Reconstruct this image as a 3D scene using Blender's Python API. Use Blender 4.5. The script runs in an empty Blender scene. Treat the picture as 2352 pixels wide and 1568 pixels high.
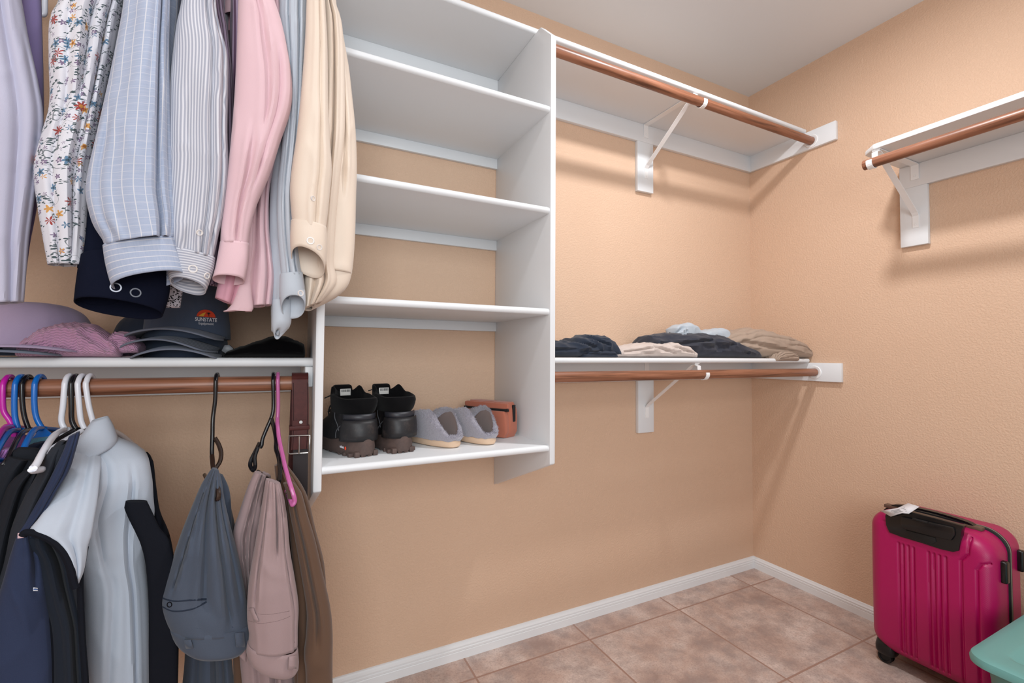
import bpy, bmesh, math, random
from mathutils import Vector, Matrix, noise
from mathutils.bvhtree import BVHTree
PI = math.pi
S = bpy.context.scene
COL = S.collection
random.seed(7)

# ------------------------------------------------------------------ camera
CF, CYAW, CPIT, CROL = 1050.7, 0.4658, 0.0305, 0.0058
CC = Vector((-2.173, -1.5612, 1.0711))
_fw = Vector((math.sin(CYAW)*math.cos(CPIT), math.cos(CYAW)*math.cos(CPIT), math.sin(CPIT)))
_r0 = Vector((math.cos(CYAW), -math.sin(CYAW), 0)); _u0 = _r0.cross(_fw)
_r = _r0*math.cos(CROL)+_u0*math.sin(CROL); _u = -_r0*math.sin(CROL)+_u0*math.cos(CROL)
cd = bpy.data.cameras.new('camera'); cam = bpy.data.objects.new('camera', cd); COL.objects.link(cam)
cd.sensor_width = 36; cd.lens = CF/2352*36; cd.clip_start = 0.02
cam.matrix_world = Matrix(((_r.x, _u.x, -_fw.x, CC.x), (_r.y, _u.y, -_fw.y, CC.y), (_r.z, _u.z, -_fw.z, CC.z), (0, 0, 0, 1)))
S.camera = cam

# ------------------------------------------------------------------ light
S.view_settings.view_transform = 'Standard'; S.view_settings.look = 'None'
S.view_settings.gamma = 1; S.view_settings.use_curve_mapping = False
S.view_settings.exposure = 0.0
w = bpy.data.worlds.new('world'); S.world = w; w.use_nodes = True
w.node_tree.nodes['Background'].inputs[0].default_value = (0.83, 0.91, 1.0, 1)
w.node_tree.nodes['Background'].inputs[1].default_value = 0.6
def point_light(name, loc, watts, col, rad):
    l = bpy.data.lights.new(name, 'POINT'); l.energy = watts; l.color = col; l.shadow_soft_size = rad
    o = bpy.data.objects.new(name, l); COL.objects.link(o); o.location = loc; return o
def area_light(name, loc, tgt, sx, sy, watts, col):
    l = bpy.data.lights.new(name, 'AREA'); l.energy = watts; l.color = col; l.shape = 'RECTANGLE'; l.size = sx; l.size_y = sy
    o = bpy.data.objects.new(name, l); COL.objects.link(o); o.location = loc
    o.rotation_euler = (Vector(tgt)-Vector(loc)).to_track_quat('-Z', 'Y').to_euler(); return o
def disc_light(name, loc, watts, col, dia):
    l = bpy.data.lights.new(name, 'AREA'); l.energy = watts; l.color = col; l.shape = 'DISK'; l.size = dia
    o = bpy.data.objects.new(name, l); COL.objects.link(o); o.location = loc; return o
disc_light('ceiling_lamp', (-0.94, -0.84, 2.40), 17, (0.98, 0.98, 1), 0.12)
disc_light('ceiling_lamp', (-2.45, -1.25, 2.40), 4.5, (0.98, 0.98, 1), 0.12)
area_light('doorway_daylight', (-2.35, -3.15, 1.6), (-1.9, 0, 0.8), 1.6, 1.3, 47, (0.93, 0.975, 1))

# ------------------------------------------------------------------ helpers
def lin(c):
    return tuple(((x/255)/12.92 if x/255 <= 0.04045 else ((x/255+0.055)/1.055)**2.4) for x in c)+(1,)
class NT:
    def __init__(s, name):
        s.m = bpy.data.materials.new(name); s.m.use_nodes = True; s.t = s.m.node_tree
        s.b = s.t.nodes['Principled BSDF']
    def n(s, typ, **k):
        nd = s.t.nodes.new(typ)
        for a, v in k.items():
            if a[0] == '_': setattr(nd, a[1:], v)
            else:
                try: nd.inputs[int(a[1:]) if a[0] == 'i' and a[1:].isdigit() else a].default_value = v
                except Exception: nd.inputs[a.replace('__', ' ')].default_value = v
        return nd
    def l(s, a, b): s.t.links.new(a, b)
    def math(s, op, a, b=None, c=None):
        nd = s.t.nodes.new('ShaderNodeMath'); nd.operation = op
        for i, v in enumerate((a, b, c)):
            if v is None: continue
            if isinstance(v, (int, float)): nd.inputs[i].default_value = v
            else: s.l(v, nd.inputs[i])
        return nd.outputs[0]
    def mix(s, f, a, b):
        nd = s.t.nodes.new('ShaderNodeMix'); nd.data_type = 'RGBA'
        for i, v in ((0, f), (6, a), (7, b)):
            if isinstance(v, (int, float)): nd.inputs[i].default_value = v
            elif isinstance(v, tuple): nd.inputs[i].default_value = v
            else: s.l(v, nd.inputs[i])
        return nd.outputs[2]
    def ramp(s, f, stops):
        nd = s.t.nodes.new('ShaderNodeValToRGB'); e = nd.color_ramp.elements
        e[0].position, e[0].color = stops[0]; e[1].position, e[1].color = stops[-1]
        for p, c in stops[1:-1]:
            x = e.new(p); x.color = c
        s.l(f, nd.inputs[0]); return nd.outputs[0]
    def coord(s, kind='Object', scale=(1, 1, 1), loc=(0, 0, 0), rot=(0, 0, 0)):
        tc = s.t.nodes.new('ShaderNodeTexCoord'); mp = s.t.nodes.new('ShaderNodeMapping')
        mp.inputs['Scale'].default_value = scale; mp.inputs['Location'].default_value = loc; mp.inputs['Rotation'].default_value = rot
        s.l(tc.outputs[kind], mp.inputs[0]); return mp.outputs[0]
    def noise(s, vec, scale, detail=4, rough=0.55, dist=0):
        nd = s.t.nodes.new('ShaderNodeTexNoise'); nd.inputs['Scale'].default_value = scale
        nd.inputs['Detail'].default_value = detail; nd.inputs['Roughness'].default_value = rough; nd.inputs['Distortion'].default_value = dist
        s.l(vec, nd.inputs['Vector']); return nd.outputs[0]
    def bump(s, h, strength, dist, prev=None):
        nd = s.t.nodes.new('ShaderNodeBump'); nd.inputs['Strength'].default_value = strength; nd.inputs['Distance'].default_value = dist
        s.l(h, nd.inputs['Height'])
        if prev is not None: s.l(prev, nd.inputs['Normal'])
        s.l(nd.outputs[0], s.b.inputs['Normal']); return nd.outputs[0]
    def base(s, c): 
        if isinstance(c, tuple): s.b.inputs['Base Color'].default_value = c
        else: s.l(c, s.b.inputs['Base Color'])
    def set(s, **k):
        for a, v in k.items(): s.b.inputs[a.replace('_', ' ')].default_value = v

def plain(name, rgb, rough=0.5, metal=0, bump=0, bscale=200, var=0.0, vscale=8):
    t = NT(name); t.set(Roughness=rough, Metallic=metal)
    c = lin(rgb)
    if var:
        d = tuple(x*(1-var) for x in c[:3])+(1,)
        t.base(t.mix(t.noise(t.coord(), vscale, 3), c, d))
    else: t.base(c)
    if bump: t.bump(t.noise(t.coord(), bscale, 3), bump, 0.002)
    return t.m

def cloth(name, rgb, kind='solid', rgb2=None, rough=0.9, sheen=0.15, weave=900, period=0.01, var=0.06, shine=0.25, bump=0.25):
    t = NT(name); t.set(Roughness=rough)
    t.b.inputs['Sheen Weight'].default_value = sheen; t.b.inputs['Specular IOR Level'].default_value = shine
    uv = t.coord('UV'); sep = t.n('ShaderNodeSeparateXYZ'); t.l(uv, sep.inputs[0]); U, V = sep.outputs[0], sep.outputs[1]
    c = lin(rgb); d = tuple(x*(1-var) for x in c[:3])+(1,)
    col = t.mix(t.noise(t.coord('UV', (1, 0.3, 1)), 60, 3), c, d)
    def line(X, per, width, soft=0.3, ph=0):
        f = t.math('FRACT', t.math('ADD', t.math('DIVIDE', X, per), ph+100))
        a = t.math('ABSOLUTE', t.math('SUBTRACT', f, 0.5))
        nd = t.n('ShaderNodeMapRange'); t.l(a, nd.inputs[0])
        nd.inputs[1].default_value = width/per/2*(1-soft); nd.inputs[2].default_value = width/per/2*(1+soft)
        nd.inputs[3].default_value = 1; nd.inputs[4].default_value = 0
        return nd.outputs[0]
    h = None
    if kind == 'stripe':
        col = t.mix(line(U, period, period*0.45, 0.5), col, lin(rgb2))
    elif kind == 'hstripe':
        col = t.mix(line(V, period, period*0.45, 0.5), col, lin(rgb2))
    elif kind in ('check', 'hcheck'):
        slub = t.noise(t.coord('UV', (1, 14, 1)) if kind == 'check' else t.coord('UV', (14, 1, 1)), 28, 2)
        col = t.mix(t.math('MULTIPLY', slub, 0.9), lin(rgb2), lin(rgb))
        a = line(U, period, 0.0013, 0.6)
        b = line(V, period*0.85, 0.0009, 0.6)
        if kind == 'hcheck': a = t.math('MULTIPLY', a, 0.0); b = line(V, period*0.72, 0.0013, 0.6)
        col = t.mix(t.math('MULTIPLY', t.math('MAXIMUM', t.math('MULTIPLY', b, 0.45 if kind == 'check' else 0.9), t.math('MULTIPLY', a, 0.9)), 0.9), col, lin((206, 205, 208)))
    elif kind == 'floral':
        col = lin(rgb)
        ndist = t.n('ShaderNodeTexNoise', Scale=90.0); t.l(uv, ndist.inputs['Vector'])
        def vor(scale, off, rnd=1.0, feat='F1'):
            v = t.n('ShaderNodeTexVoronoi', _feature=feat); v.inputs['Scale'].default_value = scale; v.inputs['Randomness'].default_value = rnd
            ad = t.n('ShaderNodeVectorMath', _operation='ADD'); t.l(uv, ad.inputs[0]); ad.inputs[1].default_value = (off, off*0.7, 0)
            t.l(ad.outputs[0], v.inputs['Vector']); return v, ad.outputs[0]
        # thin wandering vines
        n1 = t.noise(t.coord('UV'), 28, 1.5, 0.5, 0.8)
        vine = t.math('LESS_THAN', t.math('ABSOLUTE', t.math('SUBTRACT', n1, 0.5)), 0.0065)
        # leaves: stretched cells clustered near the vines
        near = t.math('LESS_THAN', t.math('ABSOLUTE', t.math('SUBTRACT', n1, 0.5)), 0.085)
        def leaf(off, rot, sc):
            mp = t.coord('UV', (sc, sc*2.3, 1), (off, off*0.3, 0), (0, 0, rot))
            v = t.n('ShaderNodeTexVoronoi'); v.inputs['Scale'].default_value = 1; v.inputs['Randomness'].default_value = 0.9
            t.l(mp, v.inputs['Vector']); return t.math('LESS_THAN', v.outputs['Distance'], 0.30)
        lf = t.math('MULTIPLY', t.math('MAXIMUM', leaf(0.3, 0.8, 105), leaf(7.7, -0.7, 98)), near)
        col = t.mix(t.math('MAXIMUM', t.math('MULTIPLY', vine, 0.8), lf), col, lin((70, 84, 88)))
        def flowers(scale, off, rad, petals, c1, c2, dens, ncol=None):
            nonlocal col
            v, vec = vor(scale, off)
            sub = t.n('ShaderNodeVectorMath', _operation='SUBTRACT')
            pos = v.outputs['Position']; 
            sv = t.n('ShaderNodeVectorMath', _operation='SCALE'); t.l(vec, sv.inputs[0]); sv.inputs['Scale'].default_value = scale
            sp = t.n('ShaderNodeVectorMath', _operation='SCALE'); t.l(pos, sp.inputs[0]); sp.inputs['Scale'].default_value = scale
            t.l(sv.outputs[0], sub.inputs[0]); t.l(sp.outputs[0], sub.inputs[1])
            s2 = t.n('ShaderNodeSeparateXYZ'); t.l(sub.outputs[0], s2.inputs[0])
            ang = t.math('ARCTAN2', s2.outputs[1], s2.outputs[0])
            pet = t.math('MULTIPLY_ADD', t.math('COSINE', t.math('MULTIPLY', ang, petals)), 0.28*rad, rad*0.78)
            wn = t.n('ShaderNodeSeparateColor'); t.l(v.outputs['Color'], wn.inputs[0])
            on = t.math('LESS_THAN', wn.outputs[0], dens)
            f = t.math('MULTIPLY', t.math('LESS_THAN', v.outputs['Distance'], pet), on)
            cc = t.mix(t.math('GREATER_THAN', v.outputs['Distance'], rad*0.35), c2, c1)
            col = t.mix(f, col, cc)
        flowers(75, 1.3, 0.34, 5, lin((120, 104, 130)), lin((190, 180, 190)), 0.55)
        flowers(50, 4.1, 0.33, 5, lin((92, 122, 148)), lin((60, 80, 96)), 0.42)
        flowers(45, 8.2, 0.30, 5, lin((196, 146, 84)), lin((150, 92, 40)), 0.30)
        flowers(34, 2.6, 0.30, 7, lin((152, 66, 62)), lin((196, 130, 60)), 0.33)
    elif kind == 'speckle':
        v = t.n('ShaderNodeTexVoronoi'); v.inputs['Scale'].default_value = 330; t.l(uv, v.inputs['Vector'])
        col = t.mix(t.math('LESS_THAN', v.outputs['Distance'], 0.42), lin(rgb2), lin(rgb))
    elif kind == 'rib':
        wv = line(U, period, period*0.35, 0.9)
        col = t.mix(t.math('MULTIPLY', wv, 0.35), col, d); h = t.math('SUBTRACT', 1.0, wv)
    elif kind == 'knit':
        wv = t.math('MULTIPLY', line(U, period, period*0.6, 0.8), line(V, period*0.8, period*0.5, 0.8)); h = wv
        col = t.mix(t.math('MULTIPLY', wv, 0.3), d, col)
    elif kind == 'heather':
        col = t.mix(t.noise(t.coord('UV', (1, 1, 1)), 900, 2), col, lin(rgb2))
    t.base(col)
    wz = t.noise(uv, weave, 2)
    nb = t.bump(wz, bump, 0.0008)
    if h is not None: t.bump(h, 0.7, 0.0025, nb)
    return t.m

def setp(o, label=None, cat=None, group=None, kind=None):
    if label: o['label'] = label
    if cat: o['category'] = cat
    if group: o['group'] = group
    if kind: o['kind'] = kind
    return o
def thing(name, label, cat, loc=(0, 0, 0), rot=(0, 0, 0), group=None):
    o = bpy.data.objects.new(name, None); COL.objects.link(o); o.location = loc; o.rotation_euler = rot
    o.empty_display_size = 0.05; return setp(o, label, cat, group)
def wm(o):
    m = Matrix.LocRotScale(o.location, o.rotation_euler, Vector((1, 1, 1)))
    return wm(o.parent) @ m if o.parent else m
def obj(name, bm, m, parent=None, smooth=True, local=False, label=None):
    """link bm as one mesh; geometry is in world coordinates unless local"""
    if parent is not None and not local: bm.transform(wm(parent).inverted())
    me = bpy.data.meshes.new(name)
    bm.normal_update(); bm.to_mesh(me); bm.free()
    for ms in (m if isinstance(m, (list, tuple)) else [m]): me.materials.append(ms)
    if smooth:
        for p in me.polygons: p.use_smooth = True
        try: me.set_sharp_from_angle(angle=0.7)
        except Exception: pass
    o = bpy.data.objects.new(name, me); COL.objects.link(o)
    if parent is not None: o.parent = parent
    if label: o['label'] = label
    return o
def sep_thing(o):       # give a single-mesh thing an origin at its base
    me = o.data; xs = [v.co for v in me.vertices]
    c = Vector((sum(v.x for v in xs)/len(xs), sum(v.y for v in xs)/len(xs), min(v.z for v in xs)))
    for v in me.vertices: v.co -= c
    o.location = c; return o
def box(bm, x0, x1, y0, y1, z0, z1, bev=0, seg=2):
    vs = [bm.verts.new((x, y, z)) for x in (x0, x1) for y in (y0, y1) for z in (z0, z1)]
    f = [(0, 1, 3, 2), (4, 6, 7, 5), (0, 4, 5, 1), (2, 3, 7, 6), (0, 2, 6, 4), (1, 5, 7, 3)]
    fs = [bm.faces.new([vs[i] for i in q]) for q in f]
    if bev:
        es = list({e for g in fs for e in g.edges})
        bmesh.ops.bevel(bm, geom=es, offset=bev, segments=seg, affect='EDGES', profile=0.5)
    return bm
def B(): return bmesh.new()
def prism(bm, pts, axis, a, b, bev=0):
    """pts 2D polygon extruded along axis from a to b ; axis x: pts=(y,z); y: (x,z); z: (x,y)"""
    def P(p, t): return {'x': (t, p[0], p[1]), 'y': (p[0], t, p[1]), 'z': (p[0], p[1], t)}[axis]
    A = [bm.verts.new(P(p, a)) for p in pts]; C = [bm.verts.new(P(p, b)) for p in pts]
    fs = [bm.faces.new(A), bm.faces.new(C[::-1])]
    n = len(pts)
    for i in range(n): fs.append(bm.faces.new((A[i], C[i], C[(i+1) % n], A[(i+1) % n])))
    bmesh.ops.recalc_face_normals(bm, faces=fs)
    if bev:
        es = list({e for g in fs for e in g.edges}); bmesh.ops.bevel(bm, geom=es, offset=bev, segments=2, affect='EDGES', profile=0.5)
    return bm
def smooth_path(pts, k=6, closed=False):
    P = [Vector(p) for p in pts]; n = len(P); out = []
    rng = range(n if closed else n-1)
    for i in rng:
        p0 = P[(i-1) % n] if closed or i > 0 else P[0]; p1 = P[i]; p2 = P[(i+1) % n]; p3 = P[(i+2) % n] if closed or i+2 < n else P[-1]
        for j in range(k):
            t = j/k; out.append(0.5*((2*p1)+(-p0+p2)*t+(2*p0-5*p1+4*p2-p3)*t*t+(-p0+3*p1-3*p2+p3)*t**3))
    if not closed: out.append(P[-1])
    return out
def tube(bm, pts, r, seg=10, closed=False, flat=1.0, flatdir=None):
    pts = [Vector(p) for p in pts]; n = len(pts); rings = []
    up = None
    for i, p in enumerate(pts):
        a = pts[(i-1) % n] if closed or i > 0 else p; b = pts[(i+1) % n] if closed or i < n-1 else p
        t = (b-a).normalized()
        if up is None:
            up = Vector(flatdir) if flatdir else (Vector((0, 0, 1)) if abs(t.z) < 0.9 else Vector((1, 0, 0)))
        up = (up - t*up.dot(t)).normalized(); side = t.cross(up)
        rr = r[i] if isinstance(r, (list, tuple)) else r
        rings.append([bm.verts.new(p+side*math.cos(2*PI*k/seg)*rr+up*math.sin(2*PI*k/seg)*rr*flat) for k in range(seg)])
    for i in range(n if closed else n-1):
        A, C = rings[i], rings[(i+1) % n]
        for k in range(seg): bm.faces.new((A[k], A[(k+1) % seg], C[(k+1) % seg], C[k]))
    if not closed: bm.faces.new(rings[0][::-1]); bm.faces.new(rings[-1])
    return bm
def disc(bm, c, nrm, r, th, seg=20, bev=0.3):
    c = Vector(c); nz = Vector(nrm).normalized(); q = nz.to_track_quat('Z', 'Y').to_matrix()
    prof = [(0, 0), (r*0.97, 0), (r, th*0.4), (r*0.93, th), (r*0.7, th), (r*0.62, th*0.6), (0.0001, th*0.6)]
    prev = None
    for a, h in prof[1:]:
        ring = [bm.verts.new(c+q@Vector((a*math.cos(2*PI*k/seg), a*math.sin(2*PI*k/seg), h))) for k in range(seg)]
        if prev:
            for k in range(seg): bm.faces.new((prev[k], prev[(k+1) % seg], ring[(k+1) % seg], ring[k]))
        prev = ring
    bm.faces.new(prev); return bm
def rings_mesh(rings, cap0=False, cap1=False, closed=True, bm=None):
    """loft rings of points with uv in metres"""
    bm = bm or B(); uvl = bm.loops.layers.uv.verify()
    n = len(rings[0]); V = [[bm.verts.new(p) for p in R] for R in rings]
    us = []
    for R in rings:
        u = [0]
        for k in range(1, n+1): u.append(u[-1]+(Vector(R[k % n])-Vector(R[k-1])).length)
        us.append(u)
    mid = us[len(us)//2]
    vv = [0]
    for i in range(1, len(rings)):
        vv.append(vv[-1]+sum((Vector(rings[i][k])-Vector(rings[i-1][k])).length for k in range(0, n, 4))/len(range(0, n, 4)))
    for i in range(len(rings)-1):
        for k in range(n if closed else n-1):
            k2 = (k+1) % n
            f = bm.faces.new((V[i][k], V[i+1][k], V[i+1][k2], V[i][k2]))
            for lp, (a, b) in zip(f.loops, ((i, k), (i+1, k), (i+1, k+1), (i, k+1))):
                lp[uvl].uv = ((us[a][b]-us[a][0]*1) if False else us[a][b]+(mid[n//4]-us[a][n//4])*1.0, vv[a])
    if cap0: bm.faces.new(V[0])
    if cap1: bm.faces.new(V[-1][::-1])
    return bm
def ray(px, py): return _fw+_r*((px-1176)/CF)-_u*((py-784)/CF)
def atY(px, py, Y):
    d = ray(px, py); return CC+d*((Y-CC.y)/d.y)
def atX(px, py, X):
    d = ray(px, py); return CC+d*((X-CC.x)/d.x)
def atZ(px, py, Z):
    d = ray(px, py); return CC+d*((Z-CC.z)/d.z)
def sg(x, p): return math.copysign(abs(x)**p, x)
def lerp_rows(rows, step):
    out = []
    n = len(rows)
    for i in range(n-1):
        L = max(abs(rows[i+1][1]-rows[i][1]), abs(rows[i+1][3]-rows[i][3]), abs(rows[i+1][0]-rows[i][0])*0.5)
        k = max(1, int(L/step))
        p0 = rows[max(i-1, 0)]; p1 = rows[i]; p2 = rows[i+1]; p3 = rows[min(i+2, n-1)]
        for j in range(k):
            t = j/k; out.append([0.5*((2*p1[q])+(-p0[q]+p2[q])*t+(2*p0[q]-5*p1[q]+4*p2[q]-p3[q])*t*t+(-p0[q]+3*p1[q]-3*p2[q]+p3[q])*t**3) for q in range(len(p1))])
    out.append(list(rows[-1])); return out
def drape_rings(rows, Y, T, folds=(), wr=0.003, seed=0, n=110, step=8, tilt=0, tilt0=None, sq=0.85, fx=5, fz=7, grow=0):
    """hanging cloth: each row is (xl, yl, xr, yr) as seen in the photo, unprojected at depth Y"""
    rows = [tuple(r[:4])+(r[4] if len(r) > 4 else 0,) for r in rows]
    R = lerp_rows(rows, step); out = []
    m = len(R)
    for i, (xl, yl, xr, yr, dY) in enumerate(R):
        v = i/(m-1)
        c = atY((xl+xr)/2, (yl+yr)/2, Y+dY)
        vd = Vector((c.x-CC.x, c.y-CC.y, 0)).normalized()
        def ip(px, py):
            d = ray(px, py); return CC+d*((c-CC).dot(vd)/d.dot(vd))
        a, b = ip(xl, yl), ip(xr, yr); c = (a+b)/2; h = (b-a)/2
        hw = h.length+grow; h = h.normalized()*hw
        t = min(T+grow, hw*0.95) if T+grow > 0 else hw*0.5
        tl = tilt if tilt0 is None else tilt0+(tilt-tilt0)*v
        ring = []
        for k in range(n):
            th = 2*PI*k/n; s, q = math.cos(th), math.sin(th)
            off = 0
            for (s0, s1, wd, dp, *vr) in folds:
                va, vb = vr if vr else (0, 1)
                if va-0.08 < v < vb+0.08:
                    fade = min(1, max(0, (v-va)/0.1+0.5)) * min(1, max(0, (vb-v)/0.1+0.5)) if vr else 1
                    x = (s-(s0+(s1-s0)*v))/wd
                    off -= dp*math.exp(-x*x)*fade
                    off += dp*0.45*math.exp(-((abs(x)-1.7)**2))*fade
            zz = c.z*fz
            X = s*hw
            wv = noise.noise(Vector((X*17+seed*13.1, c.z*2.0, (2 if q > 0 else 5)+seed)))*1.1
            wv += 0.35*noise.noise(Vector((X*30+seed*3.1, c.z*9+X*10, seed+9)))
            rg = 1-abs(2.4*noise.noise(Vector((X*15+c.z*5+seed*2.7, c.z*7-X*9, seed+4.5))))
            wv += 0.55*max(0, rg)**3
            aq = abs(q)**0.7
            p = c + h*sg(s, sq) - vd*(sg(q, 0.8)*t + (off+wv*wr)*(1 if q > 0 else -1)*aq)
            p.z += tl*q
            ring.append(p)
        out.append(ring)
    return out
def drape(name, m, parent, rows, Y, T, cap0=True, cap1=False, solid=0.0016, label=None, **k):
    rg = drape_rings(rows, Y, T, **k)
    bm = rings_mesh(rg, cap0, cap1); bm.normal_update()
    bvh = BVHTree.FromBMesh(bm)
    o = obj(name, bm, m, parent, label=label)
    if solid and not cap1:
        md = o.modifiers.new('thickness', 'SOLIDIFY'); md.thickness = solid; md.offset = -1
    return o, bvh
def hit(bvh, px, py):
    d = ray(px, py).normalized(); r = bvh.ray_cast(CC, d)
    return r[0], r[1]
def button(bvh, px, py, r, m, parent, name='button', th=0.0025):
    p, n = hit(bvh, px, py)
    if p is None: return
    if n.dot(p-CC) > 0: n = -n
    o = obj(name, disc(B(), p-n*0.0002, n, r, th), m, parent)
    return o
def seam(bvh, pts, r, m, parent, name='seam', k=6, lift=0.0):
    W = []
    for (px, py, _) in [tuple(v) for v in smooth_path([(a, b, 0) for a, b in pts], k)]:
        p, n = hit(bvh, px, py)
        if p is None: continue
        if n.dot(p-CC) > 0: n = -n
        W.append(p+n*lift)
    if len(W) < 3: return None
    return obj(name, tube(B(), W, r, 5), m, parent)
def patch(bvh, grid, m, parent, name, lift=0.001, th=0.0015, fwd=0.0, label=None):
    """small cloth panel laid on a garment surface: grid of pixel points"""
    G = []
    for row in grid:
        r = []
        for px, py in row:
            p, n = hit(bvh, px, py)
            if p is None:
                p = G[-1][len(r)][0] if G and len(r) < len(G[-1]) else (r[-1][0] if r else None)
                n = Vector((0, -1, 0))
                if p is None: p = atY(px, py, -0.5)
            if n.dot(p-CC) > 0: n = -n
            r.append((p, n))
        G.append(r)
    bm = B(); uvl = bm.loops.layers.uv.verify()
    V = [[bm.verts.new(p+n*lift) for p, n in r] for r in G]
    for i in range(len(V)-1):
        for j in range(len(V[0])-1):
            f = bm.faces.new((V[i][j], V[i+1][j], V[i+1][j+1], V[i][j+1]))
            for lp in f.loops: lp[uvl].uv = (lp.vert.co.x, lp.vert.co.z)
    o = obj(name, bm, m, parent, label=label)
    md = o.modifiers.new('thickness', 'SOLIDIFY'); md.thickness = th; md.offset = 0
    return o
def quadgrid(tl, tr, br, bl, nu=8, nv=8):
    g = []
    for i in range(nv+1):
        v = i/nv; g.append([((tl[0]*(1-u/nu)+tr[0]*u/nu)*(1-v)+(bl[0]*(1-u/nu)+br[0]*u/nu)*v, (tl[1]*(1-u/nu)+tr[1]*u/nu)*(1-v)+(bl[1]*(1-u/nu)+br[1]*u/nu)*v) for u in range(nu+1)])
    return g
def slab(name, m, parent, near, far, zt, zb, half, seed=0, wr=0.008, n=80, flare=0.0, zfar=None):
    """the body of a hanging garment: a thin draped form between two plan points"""
    A = Vector((near[0], near[1], 0)); Z = Vector((far[0], far[1], 0)); c = (A+Z)/2; h = (Z-A)/2; L = h.length; hd = h.normalized(); sd = Vector((hd.y, -hd.x, 0))
    rings = []; K = 46
    for i in range(K):
        v = i/(K-1); z = zt+(zb-zt)*v
        sh = min(1, 0.25+math.sqrt(min(1, v/0.12))*0.75); t = half*min(1, 0.3+v/0.15)*(1+flare*v)
        ring = []
        for k in range(n):
            th = 2*PI*k/n; s, q = math.cos(th), math.sin(th)
            wv = noise.noise(Vector((s*4+seed*3, z*1.5, 3*q+seed)))+0.5*noise.noise(Vector((s*9+seed, z*4, q+seed)))
            p = c+hd*L*sh*sg(s, 0.8)+sd*(sg(q, 0.8)*t+wr*wv*2*abs(q)**0.6*(0.3+v))
            ring.append(Vector((p.x, p.y, z+0.012*noise.noise(Vector((s*2, seed, 0)))*v)))
        rings.append(ring)
    bm = rings_mesh(rings, True, False); o = obj(name, bm, m, parent)
    md = o.modifiers.new('thickness', 'SOLIDIFY'); md.thickness = 0.0015; md.offset = -1
    return o
def interp(tab, x):
    if x <= tab[0][0]: return tab[0][1]
    for (a, b), (c, d) in zip(tab, tab[1:]):
        if x <= c:
            t = (x-a)/(c-a); t = t*t*(3-2*t)*0.5+t*0.5; return b+(d-b)*t
    return tab[-1][1]

# ------------------------------------------------------------------ room materials
def m_wall():
    t = NT('peach_wall_paint'); t.set(Roughness=0.62); t.b.inputs['Specular IOR Level'].default_value = 0.3
    co = t.coord()
    t.base(t.mix(t.noise(co, 3, 2), lin((216, 184, 158)), lin((211, 177, 150))))
    v = t.n('ShaderNodeTexVoronoi', _feature='SMOOTH_F1'); v.inputs['Scale'].default_value = 125
    nz = t.n('ShaderNodeTexNoise', Scale=60.0); t.l(co, nz.inputs['Vector'])
    mx = t.n('ShaderNodeVectorMath', _operation='MULTIPLY_ADD'); t.l(nz.outputs['Color'], mx.inputs[0]); mx.inputs[1].default_value = (0.02, 0.02, 0.02); t.l(co, mx.inputs[2])
    t.l(mx.outputs[0], v.inputs['Vector'])
    a = t.noise(co, 150, 4, 0.6)
    h = t.math('ADD', t.ramp(a, [(0.42, (0, 0, 0, 1)), (0.58, (1, 1, 1, 1))]), t.math('MULTIPLY', v.outputs['Distance'], 0.6))
    t.bump(h, 0.45, 0.0016)
    return t.m
def m_ceiling():
    t = NT('white_ceiling_paint'); t.set(Roughness=0.8); t.base(lin((222, 223, 224)))
    t.bump(t.noise(t.coord(), 120, 4, 0.6), 0.12, 0.001); return t.m
def m_white(name='white_semi_gloss_paint', c=(223, 225, 227), r=0.42):
    t = NT(name); t.set(Roughness=r); t.base(lin(c))
    t.bump(t.noise(t.coord(), 70, 4, 0.6), 0.10, 0.0015); return t.m
def m_tile():
    t = NT('mottled_ceramic_tile'); t.set(Roughness=0.5)
    s = 0.4624
    co = t.coord('Object', (1, 1, 1), (0.1894+0.0035, 0.1222+0.0035, 0))
    sep = t.n('ShaderNodeSeparateXYZ'); t.l(co, sep.inputs[0])
    def edge(X):
        f = t.math('FRACT', t.math('ADD', t.math('DIVIDE', X, s), 40.0))
        return t.math('LESS_THAN', f, 0.007/s)
    g = t.math('MAXIMUM', edge(sep.outputs[0]), edge(sep.outputs[1]))
    fl = t.n('ShaderNodeVectorMath', _operation='SCALE'); t.l(co, fl.inputs[0]); fl.inputs['Scale'].default_value = 1/s
    f2 = t.n('ShaderNodeVectorMath', _operation='FLOOR'); t.l(fl.outputs[0], f2.inputs[0])
    wn = t.n('ShaderNodeTexWhiteNoise'); t.l(f2.outputs[0], wn.inputs['Vector'])
    ad = t.n('ShaderNodeVectorMath', _operation='MULTIPLY_ADD'); t.l(wn.outputs['Color'], ad.inputs[0]); ad.inputs[1].default_value = (5, 5, 5); t.l(co, ad.inputs[2])
    n1 = t.noise(ad.outputs[0], 5.5, 6, 0.62); n2 = t.noise(ad.outputs[0], 13, 8, 0.72); n3 = t.noise(ad.outputs[0], 160, 4, 0.7)
    c = t.ramp(n1, [(0.32, lin((160, 136, 126))), (0.46, lin((192, 166, 153))), (0.62, lin((212, 194, 184))), (0.74, lin((194, 160, 144)))])
    c = t.mix(t.ramp(n2, [(0.44, (0, 0, 0, 1)), (0.66, (0.85, 0.85, 0.85, 1))]), c, lin((158, 142, 136)))
    c = t.mix(t.ramp(n3, [(0.46, (0, 0, 0, 1)), (0.72, (0.6, 0.6, 0.6, 1))]), c, lin((146, 122, 114)))
    t.base(t.mix(g, c, lin((158, 126, 112))))
    h = t.math('SUBTRACT', t.math('MULTIPLY', n3, 0.15), g)
    t.bump(h, 0.5, 0.002); return t.m
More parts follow.
